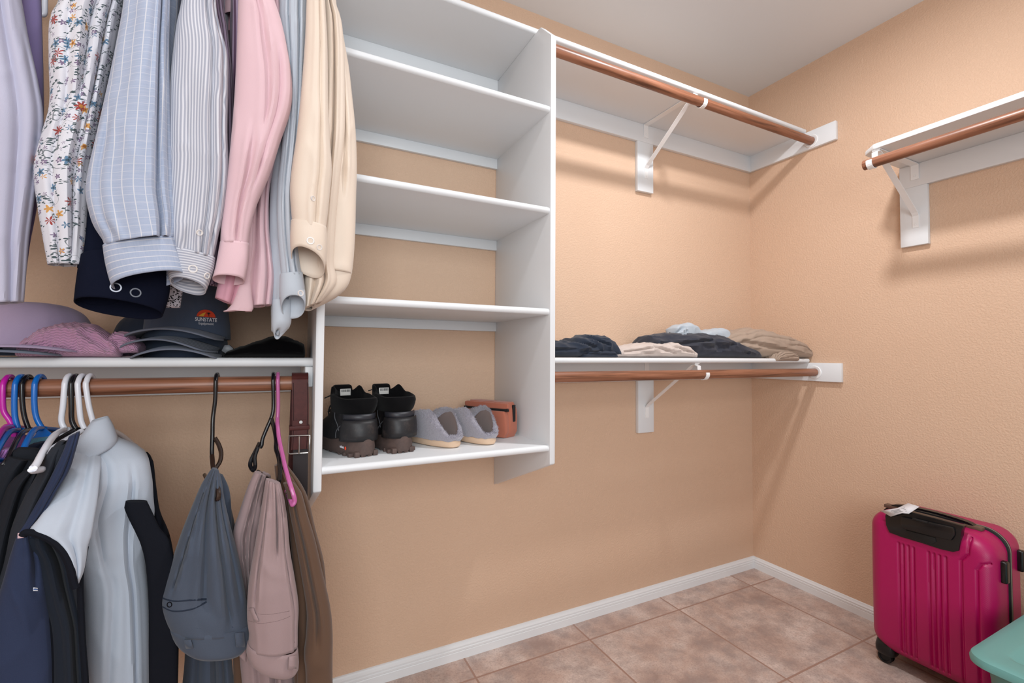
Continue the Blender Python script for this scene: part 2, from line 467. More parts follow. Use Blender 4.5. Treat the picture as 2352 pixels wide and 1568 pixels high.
def m_rod():
    t = NT('varnished_wood_pole'); t.set(Roughness=0.38)
    co = t.coord('UV', (1.2, 26, 26)); n = t.noise(co, 3.2, 5, 0.6, 0.6)
    t.base(t.ramp(n, [(0.3, lin((88, 54, 38))), (0.5, lin((136, 88, 64))), (0.7, lin((158, 108, 84)))]))
    t.bump(n, 0.06, 0.001); return t.m
WALL, CEIL, WHITE, TILE, ROD = m_wall(), m_ceiling(), m_white(), m_tile(), m_rod()
TRIM = m_white('white_trim_paint', (224, 225, 226), 0.35)
METW = plain('white_enamel_metal', (236, 236, 236), 0.3)
STEEL = plain('brushed_steel', (190, 186, 182), 0.28, 1.0)
def plastic(n, rgb, r=0.22): return plain(n, rgb, r)
BLK = plastic('black_plastic', (18, 18, 22)); WHT = plastic('white_plastic', (226, 228, 236)); BLU = plastic('blue_plastic', (16, 104, 190))
MAG = plastic('magenta_plastic', (190, 30, 160)); PNK = plastic('pink_plastic', (184, 96, 152)); BRN = plastic('smoky_brown_plastic', (44, 30, 24))

# ------------------------------------------------------------------ room shell
H = 2.44; XL_, YF = -3.5, -3.0
def st(name, bm, m): return setp(obj(name, bm, m, None, False), kind='structure')
st('floor', box(B(), XL_-0.1, 0.1, YF, 0.1, -0.05, 0), TILE)
st('ceiling', box(B(), XL_-0.1, 0.1, YF, 0.1, H, H+0.05), CEIL)
st('wall_back', box(B(), XL_-0.1, 0.1, 0, 0.1, 0, H), WALL)
st('wall_right', box(B(), 0, 0.1, YF, 0, 0, H), WALL)
st('wall_left', box(B(), XL_-0.1, XL_, YF, 0, 0, H), WALL)
bp = [(0, 0), (-0.012, 0), (-0.012, 0.026), (-0.0105, 0.028), (-0.012, 0.030), (-0.012, 0.036), (-0.010, 0.038), (-0.0105, 0.044), (-0.006, 0.049), (-0.004, 0.054), (0, 0.056)]
st('baseboard_back', prism(B(), bp, 'x', XL_, 0), TRIM)
st('baseboard_right', prism(B(), bp, 'y', YF, -0.0), TRIM)

# ------------------------------------------------------------------ shelving
def board(x0, x1, y0, y1, z1, th=0.019, nose='y'):
    bm = box(B(), x0, x1, y0, y1, z1-th, z1)
    for e in list(bm.edges):
        a, b = e.verts[0].co, e.verts[1].co
        ok = (abs(a.y-y0) < 1e-6 and abs(b.y-y0) < 1e-6 and abs(a.x-b.x) > 0.1) if nose == 'y' else (abs(a.x-x0) < 1e-6 and abs(b.x-x0) < 1e-6 and abs(a.y-b.y) > 0.1)
        e.tag = ok
    bmesh.ops.bevel(bm, geom=[e for e in bm.edges if e.tag], offset=0.0085, segments=4, affect='EDGES', profile=0.5)
    return bm
def rod_mesh(a, b, r=0.0175):
    a, b = Vector(a), Vector(b); d = (b-a).normalized(); s = d.cross(Vector((0, 0, 1))); n = 24; K = 40
    rings = []
    for i in range(K+1):
        c = a+(b-a)*i/K; rings.append([c+s*math.cos(2*PI*k/n)*r+Vector((0, 0, 1))*math.sin(2*PI*k/n)*r for k in range(n)])
    bm = B(); uvl = bm.loops.layers.uv.verify(); V = [[bm.verts.new(p) for p in R] for R in rings]; L = (b-a).length
    for i in range(K):
        for k in range(n):
            f = bm.faces.new((V[i][k], V[i+1][k], V[i+1][(k+1) % n], V[i][(k+1) % n]))
            for lp, (ii, kk) in zip(f.loops, ((i, k), (i+1, k), (i+1, k+1), (i, k+1))): lp[uvl].uv = (L*ii/K, kk/n*0.11)
    bm.faces.new(V[0][::-1]); bm.faces.new(V[-1]); return bm
def strap(bm, pts, wv, w, th):
    """flat metal strip following pts, width vector wv"""
    wv = Vector(wv).normalized()*w/2; P = [Vector(p) for p in pts]; R = []
    for i, p in enumerate(P):
        t = (P[min(i+1, len(P)-1)]-P[max(i-1, 0)]).normalized(); nn = t.cross(wv).normalized()*th/2
        R.append([bm.verts.new(q) for q in (p-wv-nn, p+wv-nn, p+wv+nn, p-wv+nn)])
    for A, C in zip(R, R[1:]):
        for k in range(4): bm.faces.new((A[k], A[(k+1) % 4], C[(k+1) % 4], C[k]))
    bm.faces.new(R[0][::-1]); bm.faces.new(R[-1]); return bm
def bracket(parent, M, zs, rodoff=0.325, rz=-0.053, lo=0.20):
    """shelf-and-rod bracket, local frame: +a out from wall; M maps (side, out, z)"""
    def P(s, a, z): return M @ Vector((s, -a, zs+z))
    wv = (P(1, 0, 0)-P(0, 0, 0))
    arm = strap(B(), [P(0, 0.0195, -0.06), P(0, 0.0195, -0.0025), P(0, 0.27, -0.0025), P(0, 0.295, -0.0025)], wv, 0.025, 0.003)
    o = obj('bracket', arm, METW, parent, False)
    dg = strap(B(), [P(0, 0.0195, -lo-0.045), P(0, 0.0195, -lo), P(0, 0.03, -lo+0.012), P(0, 0.275, -0.010), P(0, 0.292, -0.006)], wv, 0.02, 0.003)
    obj('brace', dg, METW, o, False)
    # hook: strip runs forward over the pole and cups it from the front and below
    pts = [P(0, 0.285, -0.005)]
    for k in range(10):
        a = PI*0.62+(PI*1.05)*k/9
        pts.append(P(0, rodoff-0.0195*math.cos(a+PI)*-1*-1, rz+0.0195*math.sin(a))) if False else None
    pts = [P(0, 0.28, -0.006), P(0, rodoff-0.022, -0.012), P(0, rodoff-0.0205, rz+0.008)]
    for k in range(11):
        a = PI+(PI*1.12)*k/10
        pts.append(P(0, rodoff+0.0200*math.cos(a), rz+0.0200*math.sin(a)))
    obj('rod_hook', strap(B(), pts, wv, 0.018, 0.0025), METW, o, False)
    for (a, z) in ((0.021, -0.045), (0.021, -lo-0.033)):
        obj('screw', disc(B(), P(0, a, z), P(0, 1, 0)-P(0, 0, 0), 0.004, 0.0015, 12), METW, o)
    return o
def socket(parent, c, nrm):
    bm = B(); disc(bm, c, nrm, 0.030, 0.0035, 32)
    return obj('rod_socket', bm, METW, parent)

DT = 0.398
tw = thing('shelf_tower', 'white painted shelf tower with four cubby shelves between two upright panels', 'shelving', (-1.77, -0.2, 0.592))
prof = [(0, 0.592), (-DT, 0.75), (-DT, 2.045), (-0.332, 2.111), (0, 2.111)]
for x0 in (-2.103, -1.4615): obj('side_panel', prism(B(), prof, 'x', x0, x0+0.019, 0.0035), WHITE, tw)
for z in (0.806, 1.212, 1.518, 1.828): obj('shelf', board(-2.084, -1.4615, -DT+0.003, 0, z, 0.019), WHITE, tw)
for zb, zt in ((1.160, 1.193), (1.463, 1.499), (1.772, 1.809)): obj('cleat', box(B(), -2.084, -1.4615, -0.014, 0, zb, zt, 0.001), WHITE, tw)
obj('cleat', box(B(), -2.084, -1.4615, -0.014, 0, 2.03, 2.111, 0.001), WHITE, tw)

up = thing('wall_shelf', 'long white upper shelf along the back wall, running over the shelf tower to the corner', 'shelf', (-1.7, -0.15, 2.03))
obj('shelf_board', board(XL_, -0.018, -0.303, 0, 2.130), WHITE, up)
obj('wall_cleat', box(B(), -1.4425, -0.018, -0.018, 0, 2.030, 2.111, 0.001), WHITE, up)
obj('wall_cleat', box(B(), XL_, -2.103, -0.018, 0, 2.030, 2.111, 0.001), WHITE, up)
obj('end_cleat', box(B(), -0.018, 0, -0.428, 0, 2.030, 2.113, 0.002), WHITE, up)
obj('support_board', box(B(), -0.778, -0.686, -0.0185, 0, 1.806, 2.03, 0.002), WHITE, up)
MB = Matrix.Translation((-0.73, 0, 0))
bracket(up, MB, 2.111); socket(up, (-0.0185, -0.325, 2.063), (-1, 0, 0))
bracket(up, Matrix.Translation((-2.95, 0, 0)), 2.111)
lw = thing('wall_shelf', 'white lower shelf between the shelf tower and the corner with folded clothes on it', 'shelf', (-0.75, -0.15, 0.963))
obj('shelf_board', board(-1.4425, -0.018, -0.303, 0, 1.065), WHITE, lw)
obj('wall_cleat', box(B(), -1.4425, -0.018, -0.018, 0, 0.963, 1.046, 0.001), WHITE, lw)
obj('end_cleat', box(B(), -0.018, 0, -0.434, 0, 0.963, 1.046, 0.002), WHITE, lw)
obj('support_board', box(B(), -0.778, -0.688, -0.0185, 0, 0.735, 0.963, 0.002), WHITE, lw)
bracket(lw, MB, 1.046, rz=-0.043); socket(lw, (-0.0185, -0.325, 1.003), (-1, 0, 0))
ll = thing('wall_shelf', 'white lower shelf left of the shelf tower, holding the hats', 'shelf', (-2.8, -0.15, 0.963))
obj('shelf_board', board(XL_, -2.103, -0.303, 0, 1.062, 0.022), WHITE, ll)
obj('wall_cleat', box(B(), XL_, -2.121, -0.018, 0, 0.958, 1.040, 0.001), WHITE, ll)
obj('end_cleat', box(B(), -2.121, -2.103, -0.315, 0, 0.990, 1.040, 0.002), WHITE, ll)
bracket(ll, Matrix.Translation((-3.0, 0, 0)), 1.040, rz=-0.04)
sk = obj('rod_socket', disc(B(), (-2.1215, -0.325, 1.001), (-1, 0, 0), 0.024, 0.0035, 32), METW, ll)
rw = thing('wall_shelf', 'white shelf on the right wall above the suitcase', 'shelf', (-0.15, -1.4, 1.5))
RZ = 1.832
bm = prism(B(), [(-0.303, YF+0.05), (0, YF+0.05), (0, -0.655), (-0.262, -0.655), (-0.303, -0.700)], 'z', RZ-0.019, RZ, 0.004)
obj('shelf_board', bm, WHITE, rw)
obj('wall_cleat', box(B(), -0.018, 0, YF+0.05, -0.655, 1.727, RZ-0.019, 0.001), WHITE, rw)
obj('support_board', box(B(), -0.019, 0, -0.741, -0.655, 1.500, 1.727, 0.002), WHITE, rw)
MR = Matrix(((0, 1, 0, 0), (-1, 0, 0, -0.705), (0, 0, 1, 0), (0, 0, 0, 1)))
bracket(rw, MR, RZ-0.019, rz=-0.056); bracket(rw, Matrix.Translation((0, -1.2, 0)) @ MR, RZ-0.019, rz=-0.056)
def rod(label, a, b):
    o = obj('clothes_rod', rod_mesh(a, b), ROD); setp(o, label, 'clothes rod'); return sep_thing(o)
rod('brown wooden clothes rod under the upper shelf right of the shelf tower', (-1.4425, -0.325, 2.058), (-0.022, -0.325, 2.063))
rod('brown wooden clothes rod below the folded clothes shelf', (-1.4425, -0.325, 1.003), (-0.022, -0.325, 1.003))
rod('brown wooden clothes rod on the right wall above the suitcase', (-0.325, YF+0.06, RZ-0.075), (-0.325, -0.682, RZ-0.075))
rod('brown wooden clothes rod carrying the jackets and trousers below the hat shelf', (XL_, -0.325, 1.001), (-2.125, -0.325, 1.001))
rod('wooden clothes rod from which the shirts hang, left of the shelf tower', (XL_, -0.325, 2.058), (-2.103, -0.325, 2.058))

# ------------------------------------------------------------------ shirts on the upper rod
SH = dict(wr=0.004, step=8)
C_LAV = cloth('pale_lavender_cotton', (180, 178, 196), var=0.04)
C_LAV_SHADE = cloth('shaded_lavender_cotton', (132, 118, 160))  # back layer of the lavender shirt, its purple shade put into the colour
C_FLO = cloth('floral_print_cotton', (208, 207, 214), 'floral')
C_BLK = cloth('navy_black_cotton', (14, 18, 34), shine=0.1, sheen=0.0)
C_CHK = cloth('blue_windowpane_cotton', (143, 157, 180), 'check', (170, 176, 194), period=0.0148)
C_CHKH = cloth('blue_windowpane_cuff', (143, 157, 180), 'hcheck', (170, 176, 194), period=0.0148)
C_STR = cloth('grey_white_ticking', (158, 160, 172), 'stripe', (203, 202, 208), period=0.0050)
C_STRH = cloth('grey_white_ticking_cuff', (158, 160, 172), 'hstripe', (203, 202, 208), period=0.0050)
C_PUR = cloth('maroon_striped_cotton', (96, 70, 92), 'stripe', (170, 150, 172), period=0.0065)
C_PNK = cloth('pink_twill', (213, 180, 186), var=0.04, shine=0.3)
C_PNK2 = cloth('dusty_pink_twill', (204, 150, 164))
C_GRY = cloth('pale_grey_blue_satin', (178, 185, 194), var=0.04, rough=0.6, shine=0.5)
C_CRM = cloth('cream_satin', (219, 202, 185), var=0.03, rough=0.55, shine=0.5)
C_SPK = cloth('black_white_speckled_fabric', (24, 24, 30), 'speckle', (206, 204, 214))
C_IN = cloth('shadow_lining', (188, 150, 110))
BTN = plain('pearl_button', (214, 208, 204), 0.25); BTM = plain('silver_button', (120, 120, 126), 0.35, 1.0)

def top_hanger(parent, near, far, m=WHT):
    A = Vector((near[0], near[1], 0)); Z = Vector((far[0], far[1], 0)); c = (A+Z)/2
    k = (A-Z).normalized(); xr = c.x if abs(k.y) < 1e-6 else A.x+(Z.x-A.x)*((-0.325-A.y)/(Z.y-A.y))
    pts = [Vector((xr, -0.325-0.022, 2.050)), Vector((xr, -0.325-0.021, 2.064)), Vector((xr, -0.325-0.010, 2.079)), Vector((xr, -0.325+0.008, 2.0805)), Vector((xr, -0.325+0.021, 2.066)), Vector((xr, -0.325+0.020, 2.040)), Vector((xr, -0.325, 2.010)), Vector((xr, -0.325, 1.985))]
    bm = tube(B(), smooth_path(pts, 4), 0.0038, 8)
    h = obj('hanger_hook', bm, m, parent)
    return h
def shirt(label, near, far, body_mat, zb, half=0.024, seed=0, group=None, cat='shirt', name='shirt', zt=1.965, body='body'):
    c = ((near[0]+far[0])/2, (near[1]+far[1])/2, zb)
    t = thing(name, label, cat, c)
    slab(body, body_mat, t, near, far, zt, zb, half, seed)
    top_hanger(t, near, far)
    return t

# lavender shirt at the left edge
t = shirt('pale lavender long-sleeved shirt at the far left end of the upper rod', (-2.66, -0.52), (-2.88, -0.16), C_LAV_SHADE, 1.30, 0.02, 1)
drape('sleeve', C_LAV_SHADE, t, [(40, -140, 84, -140), (50, 0, 92, 0), (48, 200, 98, 230), (40, 330, 94, 330), (40, 450, 86, 450), (40, 560, 66, 560), (34, 640, 56, 640)], -0.50, 0.02, wr=0.003, seed=2)
o, bv = drape('sleeve', C_LAV, t, [(-70, -140, 20, -140), (-80, 0, 46, 0), (-84, 100, 64, 100), (-86, 200, 86, 200), (-88, 300, 97, 290), (-88, 420, 82, 420), (-88, 540, 64, 545), (-80, 620, 58, 620), (-74, 700, 52, 694)], -0.56, 0.045,
              folds=[(0.1, 0.45, 0.14, 0.007), (0.75, 0.85, 0.1, 0.006, 0.3, 1)], seed=3, wr=0.003)
# spare hanger seen behind it
t = thing('clothes_hanger', 'white plastic hanger on the upper rod between the lavender and floral shirts', 'hanger', (-2.615, -0.325, 1.86))
pts = [atY(84, -60, -0.36), atY(72, -30, -0.36), atY(74, -6, -0.36), atY(84, 16, -0.36), atY(94, 33, -0.36), atY(102, 30, -0.36), atY(103, 6, -0.36), atY(104, -30, -0.36), atY(106, -70, -0.36)]
loop = obj('trouser_bar', tube(B(), smooth_path(pts, 5), 0.0046, 10), WHT, t)
c = (pts[0]+pts[-1])/2
q = [Vector((c.x, -0.347, 2.050)), Vector((c.x, -0.346, 2.066)), Vector((c.x, -0.335, 2.080)), Vector((c.x, -0.315, 2.080)), Vector((c.x, -0.303, 2.060)), Vector((c.x, -0.32, 2.02)), Vector((c.x, -0.35, 1.985)), pts[0]*0.5+pts[-1]*0.5+Vector((0, 0, 0.01))]
obj('hanger_hook', tube(B(), smooth_path(q, 4), 0.0042, 8), WHT, t)
obj('crossbar', tube(B(), [pts[0]+Vector((0.0, 0, 0)), c+Vector((0, 0, 0.02)), pts[-1]], 0.0045, 8), WHT, t)

# floral shirt
t = shirt('white shirt with a small floral print, second from the left on the upper rod', (-2.50, -0.52), (-2.55, -0.14), C_FLO, 1.36, 0.018, 4, zt=1.93)
o, bv = drape('sleeve', C_FLO, t, [(150, -140, 300, -150), (138, 0, 285, 0), (117, 50, 274, 60), (115, 140, 258, 140), (116, 240, 235, 240), (98, 310, 222, 310), (80, 385, 208, 380), (88, 470, 200, 470), (100, 540, 195, 540), (112, 607, 186, 609)], -0.56, 0.036,
              folds=[(0.15, -0.05, 0.09, 0.013, 0, 0.5), (0.62, 0.35, 0.09, 0.014, 0.0, 0.75), (0.25, 0.3, 0.11, 0.013, 0.55, 0.95), (-0.45, -0.3, 0.15, 0.006)], seed=5, wr=0.005)
seam(bv, [(114, 600), (150, 602), (185, 603)], 0.0008, C_FLO, t, 'hem')
# near-black shirt
t = shirt('navy black shirt with silver cuff buttons, between the floral and blue check shirts', (-2.47, -0.50), (-2.47, -0.14), C_BLK, 1.30, 0.02, 6)
drape('sleeve', C_BLK, t, [(270, -150, 350, -150), (270, 0, 340, 0), (240, 150, 320, 150), (222, 300, 310, 300), (202, 420, 310, 430), (195, 500, 330, 520), (186, 570, 350, 600), (180, 615, 370, 640)], -0.535, 0.028, seed=7, cap1=False)
o, bv = drape('cuff', C_BLK, t, [(186, 590, 386, 600), (181, 620, 388, 640), (176, 655, 386, 680), (172, 692, 372, 724)], -0.545, 0.030, cap0=False, seed=8, wr=0.002, tilt=0.012)
button(bv, 266, 660, 0.0085, BTM, t); button(bv, 311, 672, 0.0085, BTM, t)
seam(bv, [(176, 690), (210, 700), (250, 700), (276, 690), (290, 670), (292, 650)], 0.0007, C_BLK, t, 'stitching')

# blue windowpane shirt
t = shirt('light blue shirt with a white windowpane check, third from the left on the upper rod', (-2.385, -0.53), (-2.38, -0.14), C_CHK, 1.32, 0.02, 9)
o, bv = drape('body_edge', C_CHK, t, [(370, -150, 424, -150), (372, 0, 408, 0), (374, 60, 404, 110), (376, 220, 398, 240), (378, 350, 394, 350), (380, 480, 392, 480), (384, 560, 392, 560)], -0.53, 0.015, seed=10, wr=0.002)
o, bv = drape('sleeve', C_CHK, t, [(296, -150, 384, -150), (287, 0, 388, 0), (268, 110, 386, 110), (243, 230, 388, 230), (220, 330, 392, 330), (204, 400, 396, 400), (200, 450, 398, 450), (214, 510, 404, 505), (238, 550, 400, 540), (243, 566, 398, 548)], -0.585, 0.042,
              folds=[(0.62, 0.52, 0.09, 0.014), (0.0, 0.1, 0.3, -0.006), (0.9, 0.8, 0.08, 0.006), (-0.75, -0.7, 0.12, 0.007, 0.6, 1)], seed=11, wr=0.005)
o, bv = drape('cuff', C_CHKH, t, [(242, 564, 399, 547), (247, 600, 408, 588), (254, 630, 414, 612), (262, 656, 419, 634)], -0.585, 0.034, cap0=False, seed=12, wr=0.0015, tilt=0.010, tilt0=0.0, grow=0.002)
seam(bv, [(245, 572), (290, 570), (340, 560), (395, 550)], 0.0007, C_CHKH, t, 'stitching'); seam(bv, [(262, 650), (300, 648), (350, 641), (412, 630)], 0.0007, C_CHKH, t, 'stitching')

# grey ticking shirt
t = shirt('grey and white ticking-striped shirt right of the blue check shirt', (-2.31, -0.52), (-2.30, -0.14), C_STR, 1.32, 0.02, 13)
o, bv = drape('sleeve', C_STR, t, [(440, -150, 500, -150), (420, 0, 494, 0), (408, 60, 504, 70), (400, 120, 520, 130), (392, 200, 522, 200), (388, 300, 520, 300), (386, 400, 522, 400), (385, 480, 512, 490), (388, 540, 500, 540), (396, 576, 488, 596)], -0.565, 0.036,
              folds=[(0.4, 0.35, 0.12, 0.008), (0.85, 0.7, 0.08, 0.007), (-0.3, -0.1, 0.25, 0.006, 0.5, 1)], seed=14, wr=0.005)
o, bv = drape('cuff', C_STRH, t, [(392, 570, 489, 592), (394, 600, 486, 618), (392, 630, 478, 642), (396, 646, 468, 668)], -0.565, 0.03, cap0=False, seed=15, wr=0.0015, tilt=0.010, tilt0=0, grow=0.002)
button(bv, 443, 617, 0.0075, BTN, t); button(bv, 474, 633, 0.0065, BTN, t); seam(bv, [(400, 652), (430, 652), (452, 644), (462, 625), (458, 606)], 0.0007, C_STRH, t, 'stitching')
o2, bv2 = o, bv
# sleeve placket of the ticking shirt
t0 = [c for c in t.children if c.name.startswith('sleeve')][0]
bm_ = bmesh.new(); bm_.from_mesh(t0.data); bm_.transform(wm(t)); bm_.normal_update(); bv3 = BVHTree.FromBMesh(bm_); bm_.free()
button(bv3, 458, 534, 0.0055, BTN, t); seam(bv3, [(456, 575), (456, 520), (462, 460), (476, 443), (492, 458), (492, 500)], 0.0006, C_STR, t, 'stitching')
# maroon striped shirt
t = shirt('maroon and lilac striped shirt, mostly hidden behind the grey ticking shirt', (-2.27, -0.48), (-2.255, -0.14), C_PUR, 1.26, 0.018, 16)
drape('sleeve', C_PUR, t, [(470, -150, 520, -150), (480, 0, 512, 0), (490, 60, 522, 80), (500, 160, 532, 180), (500, 300, 536, 300), (500, 400, 533, 400), (492, 500, 528, 500), (478, 600, 520, 600), (470, 650, 512, 660)], -0.50, 0.022, seed=17,
      folds=[(0.3, 0.2, 0.15, 0.008)], wr=0.004)
# black and white speckled blouse
t = shirt('black and white speckled blouse whose hem hangs just above the caps', (-2.335, -0.42), (-2.335, -0.14), C_SPK, 1.33, 0.012, 18)
drape('sleeve', C_SPK, t, [(402, -150, 412, -150), (402, 0, 412, 0), (398, 200, 408, 200), (392, 500, 410, 500), (384, 600, 418, 600), (382, 660, 418, 660), (378, 705, 412, 706)], -0.44, 0.012, seed=19, wr=0.003)

# pink shirt
t = shirt('pink long-sleeved shirt between the maroon striped and grey-blue shirts', (-2.215, -0.44), (-2.195, -0.14), C_PNK2, 1.24, 0.02, 20)
o, bv = drape('back_panel', C_PNK, t, [(560, -150, 640, -150), (560, 0, 640, 0), (570, 150, 662, 150), (575, 250, 660, 250), (575, 340, 640, 340), (572, 430, 618, 430), (566, 520, 616, 520), (560, 580, 622, 580), (548, 620, 628, 640), (545, 708, 622, 700)], -0.50, 0.028,
               folds=[(0.1, -0.1, 0.15, 0.012), (0.7, 0.6, 0.12, 0.01)], seed=21, wr=0.006)
drape('front_panel', C_PNK2, t, [(540, 520, 576, 520), (520, 580, 568, 580), (505, 640, 562, 650), (496, 684, 545, 705)], -0.52, 0.014, seed=24, wr=0.005, folds=[(0.2, 0.3, 0.2, 0.008)])
drape('front_panel', C_PNK, t, [(560, 480, 580, 480), (558, 560, 578, 560), (556, 630, 574, 640), (534, 700, 580, 708), (514, 716, 575, 710)], -0.53, 0.012, seed=25, wr=0.004)
o, bv = drape('sleeve', C_PNK, t, [(560, -150, 600, -150), (552, -40, 618, -40), (549, 10, 630, 10), (547, 80, 648, 70), (543, 180, 667, 175), (538, 260, 666, 250), (532, 330, 642, 325), (525, 400, 618, 400), (517, 460, 588, 470), (510, 520, 574, 520), (508, 560, 568, 563)], -0.56, 0.036,
               folds=[(-0.1, 0.35, 0.12, 0.007, 0.15, 0.7), (0.7, 0.3, 0.12, 0.007, 0.4, 0.8), (-0.4, 0.1, 0.14, 0.008, 0.65, 1)], seed=22, wr=0.006)
o, bv = drape('cuff', C_PNK, t, [(509, 556, 569, 560), (503, 590, 568, 590), (497, 620, 564, 620), (491, 640, 558, 646)], -0.56, 0.026, cap0=False, seed=23, wr=0.0015, tilt=0.006, tilt0=0, grow=0.001)
seam(bv, [(509, 563), (540, 566), (566, 567)], 0.0006, C_PNK, t, 'stitching')
# short-sleeved pink garment behind
t = thing('polo_shirt', 'salmon pink short sleeve hem seen behind the pink shirt, under the ceiling shelf', 'shirt', (-2.275, -0.33, 1.70))
slab('body', C_PNK2, t, (-2.262, -0.38), (-2.262, -0.14), 1.965, 1.80, 0.012, 50, wr=0.003); top_hanger(t, (-2.262, -0.46), (-2.262, -0.16))
o, bv = drape('sleeve', C_PNK, t, [(530, -150, 570, -150), (522, -60, 575, -60), (514, 38, 560, 40)], -0.44, 0.016, seed=26, wr=0.002)
drape('collar', C_PNK2, t, [(520, 20, 560, 20), (517, 52, 560, 52), (520, 72, 556, 84), (538, 78, 552, 92)], -0.42, 0.01, seed=27, wr=0.001)

# grey-blue satin shirt
t = shirt('pale grey-blue satin shirt between the pink and the cream shirts', (-2.16, -0.46), (-2.15, -0.14), C_GRY, 1.24, 0.02, 28)
o, bv = drape('body_front', C_GRY, t, [(636, -150, 712, -150), (628, -20, 712, 0), (640, 60, 712, 60), (656, 150, 712, 150), (652, 250, 708, 250), (630, 350, 704, 350), (622, 450, 700, 450), (620, 560, 700, 560), (622, 640, 690, 640), (624, 700, 668, 700), (625, 760, 640, 772)], -0.49, 0.024,
               folds=[(0.0, 0.1, 0.2, 0.010), (0.5, 0.4, 0.1, 0.008)], seed=29, wr=0.004)
drape('hem', C_GRY, t, [(626, 690, 668, 690), (626, 720, 668, 724), (626, 750, 664, 748), (632, 768, 642, 766)], -0.50, 0.014, seed=32, wr=0.002, tilt=0.01, tilt0=0)
o, bv = drape('sleeve', C_GRY, t, [(652, -150, 706, -150), (644, 20, 704, 40), (645, 60, 704, 70), (652, 150, 700, 150), (655, 250, 694, 250), (648, 350, 686, 350), (638, 450, 678, 450), (640, 540, 680, 540), (645, 600, 686, 600), (648, 636, 692, 632)], -0.53, 0.026,
               folds=[(0.3, 0.45, 0.12, 0.010), (-0.4, -0.1, 0.1, 0.006), (0.6, 0.5, 0.08, 0.008, 0.6, 1)], seed=30, wr=0.004)
seam(bv, [(645, 62), (662, 52), (682, 46), (700, 55)], 0.001, C_GRY, t, 'stitching')
o, bv = drape('cuff', C_GRY, t, [(646, 630, 692, 626), (645, 655, 697, 660), (645, 680, 699, 690), (649, 706, 698, 704)], -0.53, 0.024, cap0=False, seed=31, wr=0.001, tilt=0.022, tilt0=0, grow=0.001)
button(bv, 690, 673, 0.0065, BTN, t)

# cream shirt
t = shirt('cream satin shirt nearest the shelf tower on the upper rod', (-2.122, -0.44), (-2.122, -0.12), C_CRM, 1.26, 0.014, 33)
o, bv = drape('back_panel', C_CRM, t, [(720, -150, 776, -150), (724, 0, 770, 0), (722, 60, 784, 60), (720, 150, 790, 150), (715, 300, 790, 300), (712, 400, 780, 400), (708, 500, 770, 500), (704, 600, 765, 600), (700, 650, 770, 650), (699, 708, 735, 694)], -0.50, 0.024,
               folds=[(0.35, 0.2, 0.12, 0.014), (-0.3, -0.3, 0.15, 0.008)], seed=34, wr=0.005)
o, bv = drape('sleeve', C_CRM, t, [(744, -150, 768, -150), (742, -20, 764, -20), (742, 40, 780, 40), (742, 100, 788, 90), (744, 160, 800, 160), (746, 230, 808, 230), (748, 300, 815, 300), (750, 380, 818, 380), (748, 440, 816, 460), (738, 520, 814, 540), (734, 575, 810, 600), (732, 620, 806, 630)], -0.47, 0.03,
               folds=[(-0.2, -0.35, 0.16, 0.008, 0, 0.6), (0.5, 0.0, 0.14, 0.009, 0.35, 0.75)], seed=35, wr=0.006)
o, bv = drape('cuff', C_CRM, t, [(728, 618, 806, 625), (712, 650, 796, 655), (702, 680, 770, 680), (698, 706, 716, 706)], -0.475, 0.022, cap0=False, seed=36, wr=0.002, tilt=0.006, grow=0.001)
o, bv = drape('sleeve', C_CRM, t, [(715, -150, 742, -150), (706, 0, 745, 0), (702, 100, 750, 100), (692, 230, 752, 230), (682, 320, 756, 320), (672, 390, 760, 390), (668, 440, 756, 440), (672, 500, 750, 500), (675, 520, 746, 535)], -0.56, 0.032,
               folds=[(0.35, 0.3, 0.2, 0.006, 0, 0.6), (0.55, 0.3, 0.14, 0.007, 0.6, 1)], seed=37, wr=0.005)
button(bv, 718, 456, 0.0055, BTN, t); seam(bv, [(711, 395), (710, 440), (706, 480), (704, 515)], 0.0006, C_CRM, t, 'stitching'); seam(bv, [(711, 362), (722, 359), (731, 372), (731, 392)], 0.0006, C_CRM, t, 'stitching')
o, bv = drape('cuff', C_CRM, t, [(673, 508, 746, 524), (671, 540, 747, 565), (671, 565, 745, 595), (673, 588, 742, 618)], -0.56, 0.03, cap0=False, seed=38, wr=0.001, tilt=0.022, tilt0=0.0, grow=0.002)
button(bv, 713, 553, 0.0075, BTN, t); button(bv, 733, 568, 0.006, BTN, t)

